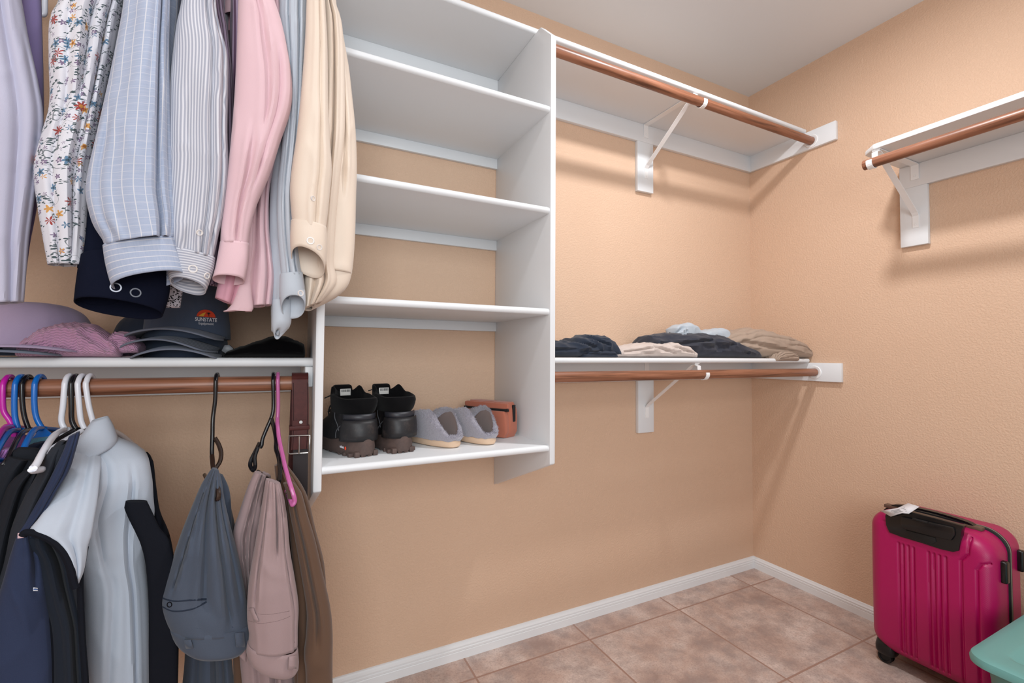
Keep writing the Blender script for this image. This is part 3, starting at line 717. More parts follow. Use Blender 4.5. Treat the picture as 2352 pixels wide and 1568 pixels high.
# ------------------------------------------------------------------ hats on the left shelf
ZS = 1.0625
C_CAPL = cloth('lilac_canvas', (172, 156, 184)); C_CAPG = cloth('slate_blue_canvas', (84, 96, 116), 'heather', (70, 82, 104)); C_CAPN = cloth('dark_slate_canvas', (52, 62, 80), 'heather', (40, 50, 66))
C_CAPK = cloth('black_canvas', (14, 14, 20), shine=0.1); C_FELT = cloth('black_felt', (7, 7, 9), rough=1, sheen=0.05, shine=0.05)
C_BEAN = cloth('mauve_knit', (196, 148, 180), 'rib', period=0.0058, sheen=0.3)
C_EDGE = cloth('grey_binding', (112, 120, 136))
def cap(label, loc, rot, crown_m, brim_m, edge_m, hgt=0.115, rad=0.088, low=False, arch=0.022, panel=None, blen=0.07, name='baseball_cap'):
    """loc is the crown centre on its base; local -y is the front"""
    t = thing(name, label, 'cap', loc, rot)
    rings = []; K = 26; n = 72
    for i in range(K):
        v = i/(K-1); z = hgt*math.sin(v*PI/2)**0.85; r = rad*math.cos(v*PI/2)**0.5 if i < K-1 else 0.004
        ring = []
        for k in range(n):
            a = 2*PI*k/n; seam_ = 1-0.012*math.exp(-((((a/(PI/3)+0.5) % 1)-0.5)/0.05)**2)
            # front panel stands taller, back slopes
            fr = max(0, -math.sin(a)); zz = z*(1+0.10*fr*math.sin(v*PI)) ; rr = r*seam_*(1+0.03*noise.noise(Vector((math.cos(a)*2, math.sin(a)*2, v*3+loc[0]*9))))
            ring.append(Vector((rr*math.cos(a)*0.94, rr*math.sin(a)*1.10, zz)))
        rings.append(ring)
    bm = rings_mesh(rings, False, True); bm.normal_update(); bmw = bm.copy(); bmw.transform(wm(t)); bmw.normal_update(); bvh = BVHTree.FromBMesh(bmw); bmw.free()
    o = obj('crown', bm, crown_m, t, local=True); md = o.modifiers.new('thickness', 'SOLIDIFY'); md.thickness = 0.002; md.offset = -1
    obj('crown_button', disc(B(), (0, 0, hgt-0.001), (0, 0, 1), 0.007, 0.004, 14), crown_m, t, local=True)
    # brim
    bm = B(); uvl = bm.loops.layers.uv.verify(); nu, nv = 36, 12; G = []
    hw = rad*0.93
    for j in range(nv+1):
        q = j/nv; row = []
        for i in range(nu+1):
            u = -1+2*i/nu
            x = hw*math.sin(u*PI/2*0.98)
            yin = -rad*1.10*math.sqrt(max(0, 1-(x/(rad*0.98))**2)); yout = -rad*0.55-(rad*0.6+blen)*math.sqrt(max(0, 1-abs(u)**3.2))
            y = yin*(1-q)+min(yin, yout)*q
            z = 0.004+arch*(1-(x/hw)**2)*1.0-arch*0.35*q+0.0*q
            row.append(bm.verts.new((x, y, z)))
        G.append(row)
    for j in range(nv):
        for i in range(nu):
            f = bm.faces.new((G[j][i], G[j][i+1], G[j+1][i+1], G[j+1][i]))
            for lp in f.loops: lp[uvl].uv = (lp.vert.co.x, lp.vert.co.y)
    edge = [v.co.copy() for v in G[-1]]
    rows = [[v.co.copy() for v in G[j]] for j in range(2, nv, 1)]
    o = obj('brim', bm, brim_m, t, local=True); md = o.modifiers.new('thickness', 'SOLIDIFY'); md.thickness = 0.003; md.offset = 0
    obj('brim_edge', tube(B(), edge, 0.0022, 6), edge_m, o, local=True)
    for rr in rows[::2]:
        s_ = tube(B(), [p+Vector((0, 0, 0.0018)) for p in rr[2:-2]], 0.0005, 4); obj('stitching', s_, edge_m, o, local=True)
    return t, bvh
# purple cap (its printed emblem is left out)
t, bv = cap('lilac baseball cap with its brim on the shelf, left of the knitted beanie', (-2.655, -0.185, ZS+0.010), (0, 0, 0.12), C_CAPL, C_CAPL, C_CAPL, hgt=0.102, rad=0.098, arch=0.010)
eye = B()
p, n_ = hit(bv, 14, 709)
if p: obj('eyelet', disc(B(), p, n_ if n_.dot(p-CC) < 0 else -n_, 0.004, 0.001, 12), C_CAPL, t)
t, bv = cap('dark cap underneath the lilac baseball cap, only its brim showing', (-2.675, -0.19, ZS+0.002), (0, 0, 0.10), C_CAPN, C_CAPK, C_EDGE, hgt=0.09, rad=0.092, arch=0.008)
# stack of three grey-blue caps
caps = [('slate blue baseball cap with an orange sun emblem, on top of the cap stack', ZS+0.045, C_CAPG, C_CAPG, 0.145, -0.12, -2.382, 0.020, 0.092),
        ('dark slate baseball cap in the middle of the cap stack', ZS+0.018, C_CAPN, C_CAPN, 0.10, -0.20, -2.386, 0.026, 0.090),
        ('dark slate baseball cap at the bottom of the cap stack, on the shelf', ZS+0.000, C_CAPN, C_CAPN, 0.085, 0.02, -2.390, 0.022, 0.088)]
for lb, z, cm, bmt, h, rz, cx, ar, rd in caps:
    t, bvh_ = cap(lb, (cx, -0.175, z), (0, 0, rz), cm, bmt, C_EDGE, hgt=h, rad=rd, arch=ar, blen=0.06); setp(t, group='stack of caps on the hat shelf')
    if 'orange' in lb: captop, bvcap = t, bvh_
    h = None
def text_mesh(s, size, m, parent, M, name, ext=0.0003, bold=0.0, sx=1.0):
    cu = bpy.data.curves.new(name, 'FONT'); cu.body = s; cu.size = size; cu.extrude = ext; cu.align_x = 'CENTER'; cu.offset = bold
    o = bpy.data.objects.new(name, cu); COL.objects.link(o)
    me = bpy.data.meshes.new_from_object(o.evaluated_get(bpy.context.evaluated_depsgraph_get()))
    bpy.data.objects.remove(o); bpy.data.curves.remove(cu)
    bm = B(); bm.from_mesh(me); bpy.data.meshes.remove(me)
    for v in bm.verts: v.co.x *= sx
    bm.transform(M)
    return obj(name, bm, m, parent, False)
def face_frame(p, n, upv=Vector((0, 0, 1)), lift=0.0012):
    z = n.normalized(); x = upv.cross(z).normalized(); y = z.cross(x); p = p+z*lift
    return Matrix(((x.x, y.x, z.x, p.x), (x.y, y.y, z.y, p.y), (x.z, y.z, z.z, p.z), (0, 0, 0, 1)))
E_OR = plain('orange_thread', (222, 70, 34), 0.7); E_YE = plain('yellow_thread', (232, 176, 60), 0.7); E_DK = plain('dark_thread', (20, 20, 24), 0.8); E_WH = plain('white_thread', (226, 226, 232), 0.7)
p, n_ = hit(bvcap, 472, 728)
if n_.dot(p-CC) > 0: n_ = -n_
n_ = (n_+(CC-p).normalized()*0.25).normalized()
F = face_frame(p, n_, lift=0.0035)
bm = B(); vs = [bm.verts.new(F @ Vector((0.0205*math.cos(a), 0.0175*math.sin(a), 0))) for a in [PI*k/24 for k in range(25)]]; bm.faces.new(vs)
o = obj('emblem', bm, E_OR, captop, False)
bm = B(); bm.faces.new([bm.verts.new(F @ Vector(v)) for v in ((-0.017, 0.001, 0.0004), (-0.006, 0.001, 0.0004), (-0.001, 0.011, 0.0004), (-0.008, 0.008, 0.0004))]); obj('emblem_stripe', bm, E_YE, o, False)
bm = B()
tube(bm, [F @ Vector((0.006, 0.001, 0.0005)), F @ Vector((0.005, 0.009, 0.0005))], 0.0007, 6)
obj('emblem_palm_trunk', bm, E_DK, o, False)
bm = B(); st8 = []
for k in range(16): st8.append(bm.verts.new(F @ Vector((0.005+(0.0062 if k % 2 == 0 else 0.0022)*math.cos(2*PI*k/16+0.2), 0.009+(0.0036 if k % 2 == 0 else 0.0012)*math.sin(2*PI*k/16+0.2), 0.0006))))
bm.faces.new(st8); obj('emblem_palm_crown', bm, E_DK, o, False)
text_mesh('SUNSTATE', 0.0125, E_WH, captop, F @ Matrix.Translation((0.0, -0.0105, 0)), 'emblem_lettering', bold=0.0002, sx=0.80)
text_mesh('Equipment', 0.0085, E_WH, captop, F @ Matrix.Translation((0.0, -0.0185, 0)), 'emblem_lettering', sx=0.9)
# black cap behind the stack
t, bv = cap('black cap lying behind the left side of the cap stack', (-2.47, -0.12, ZS+0.004), (0.0, 0, 0.9), C_CAPN, C_CAPK, C_CAPK, hgt=0.10, rad=0.075, arch=0.01, blen=0.03)

def lump(name, m, parent, prof, y0, dep, zb, folds=(), wr=0.004, seed=0, nu=90, nv=56, base_hang=None, power=0.75, label=None, ripple=None, fr=18):
    """soft heap: prof = [(x, height)], depth dep (number or [(x, halfdepth)]), centred on y0"""
    x0, x1 = prof[0][0], prof[-1][0]; rings = []
    for i in range(nu):
        u = i/(nu-1); x = x0+(x1-x0)*(0.5-0.5*math.cos(u*PI)) ; h = max(0.002, interp(prof, x)); d = interp(dep, x) if isinstance(dep, list) else dep
        e = math.sqrt(max(0.0, 1-(2*u-1)**8)); d = d*max(0.06, e**0.7)
        yc = interp(y0, x) if isinstance(y0, list) else y0
        ring = []
        for k in range(nv):
            a = 2*PI*k/nv; cy, sz = math.cos(a), math.sin(a)
            y = yc+d*sg(cy, 0.8); z = (h*0.5)*(1+sg(sz, power)) if sz > 0 else (h*0.5)*(1-abs(sz)**0.5)
            r = noise.noise(Vector((x*fr+seed, y*fr, z*fr)))
            r2 = 1-abs(2*noise.noise(Vector((x*fr*0.9-y*fr*0.5+seed, y*fr*1.5+z*fr*1.6, seed*2.0))))
            off = wr*(r+0.9*max(0, r2)**2)
            for (xa, za, xb, zb_, wd, dp) in folds:    # crease line in x-z
                px_, pz_ = x-xa, z-za; dx, dz = xb-xa, zb_-za; L = math.hypot(dx, dz); tt = max(0, min(1, (px_*dx+pz_*dz)/(L*L)))
                dd = math.hypot(px_-tt*dx, pz_-tt*dz); off -= dp*math.exp(-(dd/wd)**2)-dp*0.5*math.exp(-((dd-1.7*wd)/wd)**2)
            if ripple: off += ripple(x, y, z, a)
            on = 1 if sz > -0.15 else 0.15
            nrm = Vector((0, cy, max(0, sz))); nrm = nrm.normalized() if nrm.length > 0 else nrm
            p = Vector((x, y, zb+z))+nrm*off*on*(0.3+0.7*min(1, h/0.03))
            p.z = max(p.z, zb+0.0004)
            ring.append(p)
        rings.append(ring)
    bm = rings_mesh(rings, True, True); bm.normal_update(); bvh = BVHTree.FromBMesh(bm)
    o = obj(name, bm, m, parent, label=label); return o, bvh
# mauve knitted beanie
t = thing('knitted_beanie', 'mauve knitted beanie lying in front of the lilac cap', 'beanie', (-2.55, -0.26, ZS))
body = lump('knit_body', C_BEAN, t, [(-2.645, 0.012), (-2.635, 0.035), (-2.61, 0.060), (-2.58, 0.072), (-2.55, 0.070), (-2.52, 0.054), (-2.50, 0.036), (-2.485, 0.03)], -0.27, 0.05, ZS, folds=[(-2.54, 0.05, -2.50, 0.02, 0.006, 0.008), (-2.63, 0.02, -2.57, 0.012, 0.006, 0.006)], wr=0.004, seed=3, fr=22,
            ripple=lambda x, y, z, a: 0.0014*math.sin((x*0.8+z*0.9)*620))
lump('ribbed_band', C_BEAN, t, [(-2.515, 0.022), (-2.495, 0.046), (-2.475, 0.042), (-2.462, 0.030), (-2.452, 0.018)], -0.27, 0.038, ZS+0.008, folds=[(-2.515, 0.02, -2.47, 0.030, 0.006, 0.006)], wr=0.003, seed=5,
     ripple=lambda x, y, z, a: 0.0014*math.sin((z+0.25*x)*1500))
# black hat
t = thing('felt_hat', 'flat black felt hat next to the shelf tower', 'hat', (-2.21, -0.2, ZS))
lump('crown', C_FELT, t, [(-2.30, 0.006), (-2.29, 0.016), (-2.26, 0.028), (-2.225, 0.043), (-2.19, 0.055), (-2.165, 0.054), (-2.14, 0.044), (-2.122, 0.036), (-2.119, 0.02)], -0.20, 0.085, ZS, wr=0.003, seed=8)
# small tin and grey scrap
t = thing('round_tin', 'small dark round tin with a shiny rim under the beanie band', 'tin', (-2.470, -0.275, ZS))
rg = [[Vector((-2.470+r*math.cos(2*PI*k/40), -0.275+r*math.sin(2*PI*k/40), ZS+z)) for k in range(40)] for r, z in ((0.018, 0.0), (0.0185, 0.001), (0.0165, 0.003), (0.0145, 0.010), (0.0135, 0.011))]
obj('body', rings_mesh(rg, True, True), BLK, t)
obj('rim', tube(B(), [Vector((-2.470+0.0185*math.cos(2*PI*k/40), -0.275+0.0185*math.sin(2*PI*k/40), ZS+0.0015)) for k in range(40)], 0.0011, 6, True), STEEL, t)
t = thing('hair_clip', 'small grey plastic clip between the cap stack and the black hat', 'clip', (-2.293, -0.20, ZS+0.005))
bm = prism(B(), [(-2.306, 0.016), (-2.300, 0.030), (-2.290, 0.031), (-2.281, 0.022), (-2.284, 0.012), (-2.298, 0.010)], 'y', -0.235, -0.215, 0.001); bm.transform(Matrix.Translation((0, 0, ZS)))
obj('clip_shell', bm, plastic('grey_plastic', (110, 112, 116), 0.4), t)
bm = box(B(), -2.300, -2.286, -0.232, -0.218, ZS+0.0, ZS+0.012, 0.001); obj('clip_jaw', bm, BLK, t)

# ------------------------------------------------------------------ hangers on the lower rod
RL = Vector((0, -0.325, 1.001))
def hook_pts(x, lean=0.0, front=-0.0245):
    """hook over the pole seen from the front: back tip, over the top, down the front"""
    r = 0.0225
    pts = []
    for k in range(9):
        a = -0.35+(PI+0.25)*k/8
        pts.append(Vector((x, -0.325+r*math.cos(a), 1.001+0.0015+r*math.sin(a))))
    return pts
def hanger(name_label, m, px0, path, near, far, group=None, r=0.0042, z0=0.86, arms=True, cat='hanger'):
    """px0: where the hook crosses the front of the pole; path: photo points of the neck below it"""
    x = atY(px0, 885, -0.348).x
    t = thing('clothes_hanger', name_label, cat, (x, -0.325, z0), group=group)
    hp = hook_pts(x)
    neck = [atY(a, b, -0.348+(d if d else 0)) for a, b, d in path]
    pts = smooth_path(hp+neck, 4)
    obj('hook', tube(B(), pts, r, 10), m, t)
    if arms:
        top = neck[-1]; nr, fr_ = Vector(near), Vector(far)
        mid = (nr+fr_)/2
        loop = smooth_path([top+(nr-top)*0.04+Vector((0, 0, 0)), top+(nr-top)*0.5+Vector((0, 0, 0.012)), nr, nr+Vector((0, 0, -0.012)), mid+Vector((0, 0, -0.012)), fr_+Vector((0, 0, -0.012)), fr_, top+(fr_-top)*0.5+Vector((0, 0, 0.012)), top+(fr_-top)*0.04], 5)
        obj('shoulder_arms', tube(B(), loop, r*1.05, 10), m, t)
    return t, neck[-1]
G_ = 'plastic hangers holding the jackets on the lower rod'
hl = [('magenta plastic hanger at the left edge of the lower rod', MAG, 6, [(6, 920, 0), (9, 945, 0), (22, 965, 0), (28, 978, 0)], -2.66, 0.0046),
      ('blue plastic hanger next to the magenta one on the lower rod', BLU, 34, [(33, 930, 0), (35, 960, 0), (42, 985, 0)], -2.635, 0.0046),
      ('black plastic hanger between the two blue hangers', BLK, 50, [(52, 930, 0), (57, 960, 0), (66, 985, 0)], -2.62, 0.0040),
      ('blue plastic hanger just left of the white hangers on the lower rod', BLU, 79, [(79, 930, 0), (84, 960, 0), (96, 982, 0)], -2.60, 0.0046),
      ('white plastic hanger with its arm bare over a ribbed collar, leftmost white one', WHT, 148, [(145, 930, 0), (141, 965, 0), (148, 984, 0)], -2.56, 0.0050),
      ('black plastic hanger between the white hangers', BLK, 163, [(164, 930, 0), (165, 965, 0), (174, 984, 0)], -2.555, 0.0044),
      ('white plastic hanger of the dark blue fleece jacket', WHT, 178, [(182, 930, 0), (186, 965, 0), (194, 984, 0)], -2.54, 0.0048),
      ('white plastic hanger rising from the collar of the light grey jacket', WHT, 197, [(204, 930, 0), (212, 962, 0), (218, 985, 0)], -2.52, 0.0048)]
HT = []
for lb, m, px0, path, x, r in hl:
    xx = atY(px0, 885, -0.348).x
    nearp = {148: tuple(atY(86, 1062, -0.57)), 34: tuple(atY(-10, 1040, -0.50)), 79: tuple(atY(55, 1028, -0.46)), 6: tuple(atY(-20, 1030, -0.5)), 50: tuple(atY(20, 1050, -0.50))}.get(px0, (xx-0.05, -0.50, 0.83))
    HT.append(hanger(lb, m, px0, path, nearp, (xx+0.03, -0.14, 0.85), None, r))
# webs where the arms meet
for (t, tip), (a, b, c_) in zip([HT[1], HT[3], HT[4]], [((42, 980), (28, 1005), (62, 1008)), ((96, 978), (70, 1012), (124, 1000)), ((146, 982), (134, 1004), (158, 1000))]):
    bm = B(); P3 = [atY(p_[0], p_[1], -0.352) for p_ in (a, b, c_)]; Q3 = [p_+Vector((0.0, 0.004, 0)) for p_ in P3]
    A_ = [bm.verts.new(p_) for p_ in P3]; D_ = [bm.verts.new(p_) for p_ in Q3]; bm.faces.new(A_); bm.faces.new(D_[::-1])
    for k in range(3): bm.faces.new((A_[k], D_[k], D_[(k+1) % 3], A_[(k+1) % 3]))
    obj('web', bm, t.children[0].data.materials[0], t, False)
# ring on the magenta hanger
rgp = [atY(18+15*math.cos(a)+0, 1000+22*math.sin(a), -0.36) for a in [2*PI*k/20 for k in range(20)]]
obj('hanging_loop', tube(B(), rgp, 0.0045, 8, True), MAG, HT[0][0])

# ------------------------------------------------------------------ jackets and tops on the lower rod
J_CHA = cloth('charcoal_wool', (44, 48, 56), 'heather', (30, 33, 40), sheen=0.02); J_BLK = cloth('black_knit', (24, 27, 34), sheen=0.0); J_NVY = cloth('navy_fleece', (44, 54, 80), 'heather', (34, 42, 66), sheen=0.05)
J_RIB = cloth('black_ribbed_knit', (28, 32, 38), 'rib', period=0.004, sheen=0.0); J_LIL = cloth('lilac_ribbed_knit', (178, 120, 190), 'rib', period=0.004)
J_TEA = cloth('teal_patterned_fabric', (30, 70, 88), 'heather', (110, 160, 180)); J_PLM = cloth('plum_patterned_fabric', (70, 36, 84), 'heather', (150, 90, 150))
J_GRY = cloth('light_grey_softshell', (174, 182, 194), var=0.03, rough=0.7, shine=0.4); J_PAN = cloth('black_softshell', (12, 15, 24), shine=0.2, sheen=0.0); J_LIN = cloth('black_fleece_lining', (22, 29, 40), sheen=0.05)
J_BLU = cloth('dark_blue_knit', (52, 62, 88), 'heather', (40, 50, 74))
def garment(label, near, far, m, zt, zb, half, seed, cat='jacket', name='jacket', body='body'):
    t = thing(name, label, cat, ((near[0]+far[0])/2, (near[1]+far[1])/2, zb)); slab(body, m, t, near, far, zt, zb, half, seed); return t
t = garment('plum patterned top behind the magenta hanger, far left of the lower rod', (-2.73, -0.46), (-2.68, -0.14), J_PLM, 0.86, 0.40, 0.016, 60, 'top', 'blouse')
drape('front', J_PLM, t, [(-60, 1010, 60, 1000), (-90, 1060, 110, 1040), (-90, 1150, 100, 1150), (-90, 1400, 60, 1400)], -0.36, 0.014, seed=61)
t = garment('teal patterned top between the two blue hangers', (-2.64, -0.40), (-2.60, -0.14), J_TEA, 0.86, 0.40, 0.012, 62, 'top', 'blouse')
drape('front', J_TEA, t, [(60, 1010, 125, 1000), (40, 1040, 160, 1030), (40, 1100, 150, 1100), (20, 1400, 100, 1400)], -0.35, 0.012, seed=63)
t = garment('lilac ribbed sweater at the left edge of the lower rod', (-2.76, -0.50), (-2.72, -0.16), J_LIL, 0.84, 0.36, 0.018, 64, 'sweater', 'sweater')
drape('shoulder', J_LIL, t, [(-60, 1030, 40, 1032), (-90, 1060, 36, 1055), (-100, 1100, 20, 1090), (-100, 1200, 0, 1200)], -0.47, 0.02, seed=65)
t = garment('black hooded jacket with a soft collar, leftmost of the dark jackets', (-2.72, -0.52), (-2.67, -0.16), J_BLK, 0.85, 0.36, 0.020, 66)
drape('collar', J_BLK, t, [(40, 1028, 90, 1030), (24, 1042, 110, 1046), (10, 1060, 100, 1064), (0, 1085, 82, 1084)], -0.48, 0.018, seed=67, cap1=True)
drape('front', J_BLK, t, [(20, 1050, 90, 1060), (-20, 1090, 85, 1085), (-60, 1160, 70, 1150), (-90, 1250, 50, 1250), (-100, 1400, 30, 1400), (-100, 1650, 20, 1650)], -0.50, 0.025, seed=68, folds=[(0.2, 0.3, 0.2, 0.01)])
t = garment('black zipped sweater with a ribbed collar under the bare white hanger arm', (-2.685, -0.53), (-2.62, -0.16), J_BLK, 0.86, 0.36, 0.018, 70, 'sweater', 'sweater')
drape('collar', J_RIB, t, [(78, 1062, 98, 1066), (62, 1074, 92, 1078), (40, 1098, 82, 1108), (22, 1128, 66, 1130)], -0.51, 0.012, seed=71, cap1=True)
drape('front', J_BLK, t, [(60, 1080, 88, 1085), (25, 1110, 80, 1115), (0, 1170, 70, 1150), (-30, 1250, 56, 1250), (-60, 1400, 40, 1400), (-60, 1650, 30, 1650)], -0.525, 0.022, seed=72, folds=[(0.1, 0.2, 0.2, 0.01)])
t = garment('charcoal wool jacket left of the dark blue fleece', (-2.645, -0.52), (-2.58, -0.16), J_CHA, 0.88, 0.36, 0.018, 73)
drape('front', J_CHA, t, [(135, 1015, 162, 1012), (108, 1048, 160, 1030), (88, 1090, 150, 1070), (60, 1140, 128, 1120), (30, 1210, 100, 1190), (10, 1300, 70, 1280), (-30, 1420, 40, 1420), (-40, 1650, 30, 1650)], -0.535, 0.02, seed=74, folds=[(0.2, 0.1, 0.25, 0.01)])
drape('collar', J_CHA, t, [(118, 1028, 160, 1015), (104, 1050, 152, 1050), (96, 1075, 128, 1082)], -0.54, 0.022, seed=75, cap1=True)
t = garment('dark blue fleece jacket with a small white flag tab, left of the light grey jacket', (-2.61, -0.54), (-2.54, -0.16), J_NVY, 0.90, 0.36, 0.018, 76)
o, bv = drape('front', J_NVY, t, [(160, 1004, 182, 992), (146, 1040, 172, 1030), (122, 1090, 156, 1080), (96, 1140, 126, 1130), (66, 1190, 94, 1188), (46, 1220, 74, 1224), (28, 1270, 94, 1280), (8, 1340, 104, 1340), (-20, 1430, 118, 1440), (-30, 1530, 124, 1540), (-30, 1660, 128, 1660)], -0.55, 0.026,
              seed=77, folds=[(0.3, 0.6, 0.2, 0.008, 0, 0.5)], wr=0.005)
o = patch(bv, quadgrid((74, 1349), (86, 1350), (86, 1357), (74, 1357), 3, 3), E_WH, t, 'flag_tab', 0.0015, 0.001)
patch(bv, quadgrid((74, 1352), (86, 1353), (86, 1355), (74, 1355), 3, 2), plain('blue_thread', (60, 90, 150), 0.8), o, 'flag_stripe', 0.0025, 0.0008)

# light grey softshell jacket
t = thing('jacket', 'light grey softshell jacket with black side panels hanging open on the lower rod', 'jacket', (-2.42, -0.40, 0.30))
slab('back', J_PAN, t, (-2.50, -0.44), (-2.53, -0.20), 0.88, 0.33, 0.02, 80)
bv_far = drape('side_panel', J_PAN, t, [(330, 1040, 338, 1040), (330, 1060, 350, 1060), (325, 1120, 357, 1120), (320, 1180, 366, 1175), (318, 1230, 388, 1230), (330, 1300, 400, 1300), (335, 1400, 408, 1400), (340, 1500, 408, 1500), (340, 1680, 404, 1680)], -0.39, 0.035, seed=81, folds=[(0.2, 0.2, 0.3, 0.008)], wr=0.003)[1]
o, bv = drape('body', J_GRY, t, [(176, 1042, 272, 1006), (172, 1070, 330, 1035), (166, 1100, 346, 1090), (140, 1140, 350, 1140), (118, 1180, 352, 1180), (140, 1230, 340, 1215), (166, 1290, 335, 1275), (188, 1340, 340, 1340), (190, 1420, 344, 1420), (192, 1500, 346, 1500), (200, 1600, 346, 1600), (206, 1680, 346, 1680)], -0.42, 0.055,
              seed=82, folds=[(-0.1, -0.1, 0.07, 0.004, 0, 0.4), (0.42, 0.48, 0.07, 0.007, 0.1, 1), (0.2, -0.3, 0.1, 0.004, 0.4, 0.9)], wr=0.004)
drape('side_panel', J_PAN, t, [(290, 1152, 336, 1152), (288, 1165, 342, 1165), (298, 1190, 352, 1186), (314, 1222, 366, 1215), (326, 1250, 386, 1240), (336, 1290, 398, 1290), (341, 1340, 403, 1340), (344, 1400, 406, 1400), (344, 1500, 406, 1500), (346, 1690, 404, 1690)], -0.478, 0.008, seed=81, wr=0.002, sq=0.7)
seam(bv, [(200, 1260), (225, 1244), (250, 1226), (278, 1194)], 0.0009, J_GRY, t, 'stitching'); seam(bv, [(290, 1180), (288, 1280), (292, 1400), (294, 1540)], 0.0009, J_GRY, t, 'stitching')
o, bc = drape('collar', J_GRY, t, [(214, 966, 246, 956), (196, 990, 256, 972), (180, 1014, 264, 992), (172, 1046, 268, 1008), (170, 1068, 262, 1020)], -0.435, 0.05, seed=83, cap0=False, wr=0.002, tilt=-0.0, tilt0=0.0)
seam(bc, [(186, 1016), (210, 998), (235, 984), (250, 975)], 0.0006, J_GRY, o, 'stitching'); seam(bc, [(176, 1052), (210, 1040), (240, 1026), (262, 1004)], 0.0008, J_GRY, o, 'stitching')
o, bf = drape('open_front', J_GRY, t, [(170, 1040, 232, 1040, 0.115), (154, 1084, 228, 1080, 0.075), (122, 1146, 222, 1140, 0.035), (92, 1190, 214, 1190, 0.01), (70, 1220, 207, 1230), (96, 1228, 200, 1250), (128, 1246, 196, 1280), (152, 1276, 190, 1310), (165, 1310, 182, 1330), (172, 1334, 178, 1340)], -0.565, 0.012,
              seed=84, folds=[(0.1, 0.3, 0.2, 0.005)], wr=0.003)
o, bl = drape('lining', J_LIN, t, [(64, 1222, 120, 1226), (52, 1232, 150, 1262), (70, 1262, 164, 1300), (84, 1310, 172, 1345), (100, 1370, 182, 1390), (118, 1430, 190, 1440), (124, 1520, 194, 1530), (126, 1680, 206, 1680)], -0.535, 0.02,
              seed=85, folds=[(0.3, 0.4, 0.2, 0.016)], wr=0.003)
obj('binding', tube(B(), smooth_path([atY(a, b, -0.580) for a, b in ((52, 1230), (62, 1222), (90, 1228), (120, 1242), (145, 1268), (160, 1300), (168, 1335), (174, 1350))], 5), 0.0055, 8), J_PAN, t)
obj('zip_tape', tube(B(), smooth_path([atY(a, b, -0.545) for a, b in ((50, 1234), (66, 1268), (84, 1320), (104, 1380), (120, 1430), (124, 1500), (124, 1680))], 5), 0.0085, 8, flat=0.5), J_PAN, t)
obj('zip_tape', tube(B(), smooth_path([atY(a, b, -0.555) for a, b in ((196, 1256), (190, 1290), (184, 1330), (186, 1400), (190, 1480), (196, 1560), (200, 1680))], 5), 0.0045, 8), J_PAN, t)
p1 = atY(49, 1229, -0.578); obj('brand_tab', box(B(), p1.x-0.004, p1.x+0.004, p1.y-0.001, p1.y+0.001, p1.z-0.004, p1.z+0.004, 0.0004), plain('white_red_tab', (214, 180, 186), 0.7), t)

# ------------------------------------------------------------------ trousers
T_CHA = cloth('slate_trouser_twill', (76, 84, 98), 'heather', (64, 72, 86)); T_TAU = cloth('taupe_trouser_twill', (158, 136, 136), 'heather', (148, 126, 126)); T_BRN = cloth('brown_trouser_twill', (98, 74, 58), 'heather', (86, 64, 50))
T_DRK = cloth('dark_blue_thread', (34, 42, 56), sheen=0); T_TDK = cloth('brown_grey_thread', (92, 72, 72), sheen=0)
T_CHD = cloth('slate_trouser_twill_legs', (72, 80, 94), 'heather', (60, 68, 82))
def trouser_hanger(label, m, m2, hook, neck, clipL, clipR, bar):
    x = atY(hook[0], hook[1], -0.348).x
    t = thing('trouser_hanger', label, 'hanger', (x, -0.325, 0.72))
    P = [atY(a, b, Y) for a, b, Y in neck]
    obj('hook', tube(B(), smooth_path(hook_pts(x)+P, 4), 0.0042, 10), m, t)
    for c in (clipL, clipR):
        if c: obj('side_loop', tube(B(), smooth_path([atY(a, b, Y) for a, b, Y in c], 5, False), 0.0044, 8), m2, t)
    if bar: obj('trouser_bar', tube(B(), [atY(a, b, Y) for a, b, Y in bar], 0.004, 8), m2, t)
    return t
trouser_hanger('smoky brown hanger with an open loop holding the slate trousers', BLK, BRN, (495, 885), [(494, 920, -.348), (489, 960, -.35), (488, 1000, -.36), (487, 1040, -.37), (489, 1062, -.38)],
               [(493, 1005, -.365), (502, 1020, -.365), (508, 1040, -.37), (505, 1060, -.38), (496, 1075, -.39), (491, 1090, -0.40)],
               [(487, 1046, -.39), (490, 1075, -.42), (496, 1100, -.45), (500, 1120, -.47), (502, 1135, -.48), (500, 1146, -.48), (494, 1144, -.47)], [(494, 1144, -.47), (470, 1090, -.30)])
trouser_hanger('black forked hanger with two loops holding the taupe trousers', BLK, BLK, (627, 885), [(628, 920, -.348), (627, 945, -.35), (622, 962, -.352), (612, 985, -.355), (603, 1008, -.358), (601, 1022, -.36), (597, 1028, -.36)],
               [(597, 1016, -.36), (588, 1034, -.36), (577, 1056, -.37), (575, 1070, -.38), (582, 1080, -.39), (586, 1070, -.38), (585, 1050, -.37), (592, 1028, -.36)],
               [(623, 960, -.352), (630, 985, -.36), (634, 1010, -.38), (634, 1030, -.40), (640, 1050, -.42), (643, 1075, -.43), (642, 1100, -.44), (636, 1113, -.44), (630, 1108, -.44)], [(630, 1110, -.44), (592, 1082, -.36)])
trouser_hanger('pink plastic hanger between the black hanger and the leather belt', PNK, PNK, (638, 885), [(639, 925, -.348), (638, 955, -.35), (636, 975, -.355)],
               [(637, 960, -.355), (640, 1000, -.38), (648, 1040, -.42), (656, 1075, -.46), (666, 1110, -.49), (674, 1135, -.50), (677, 1150, -.50), (672, 1159, -.50), (668, 1150, -.49)], None, [(668, 1152, -.49), (640, 1090, -.30)])
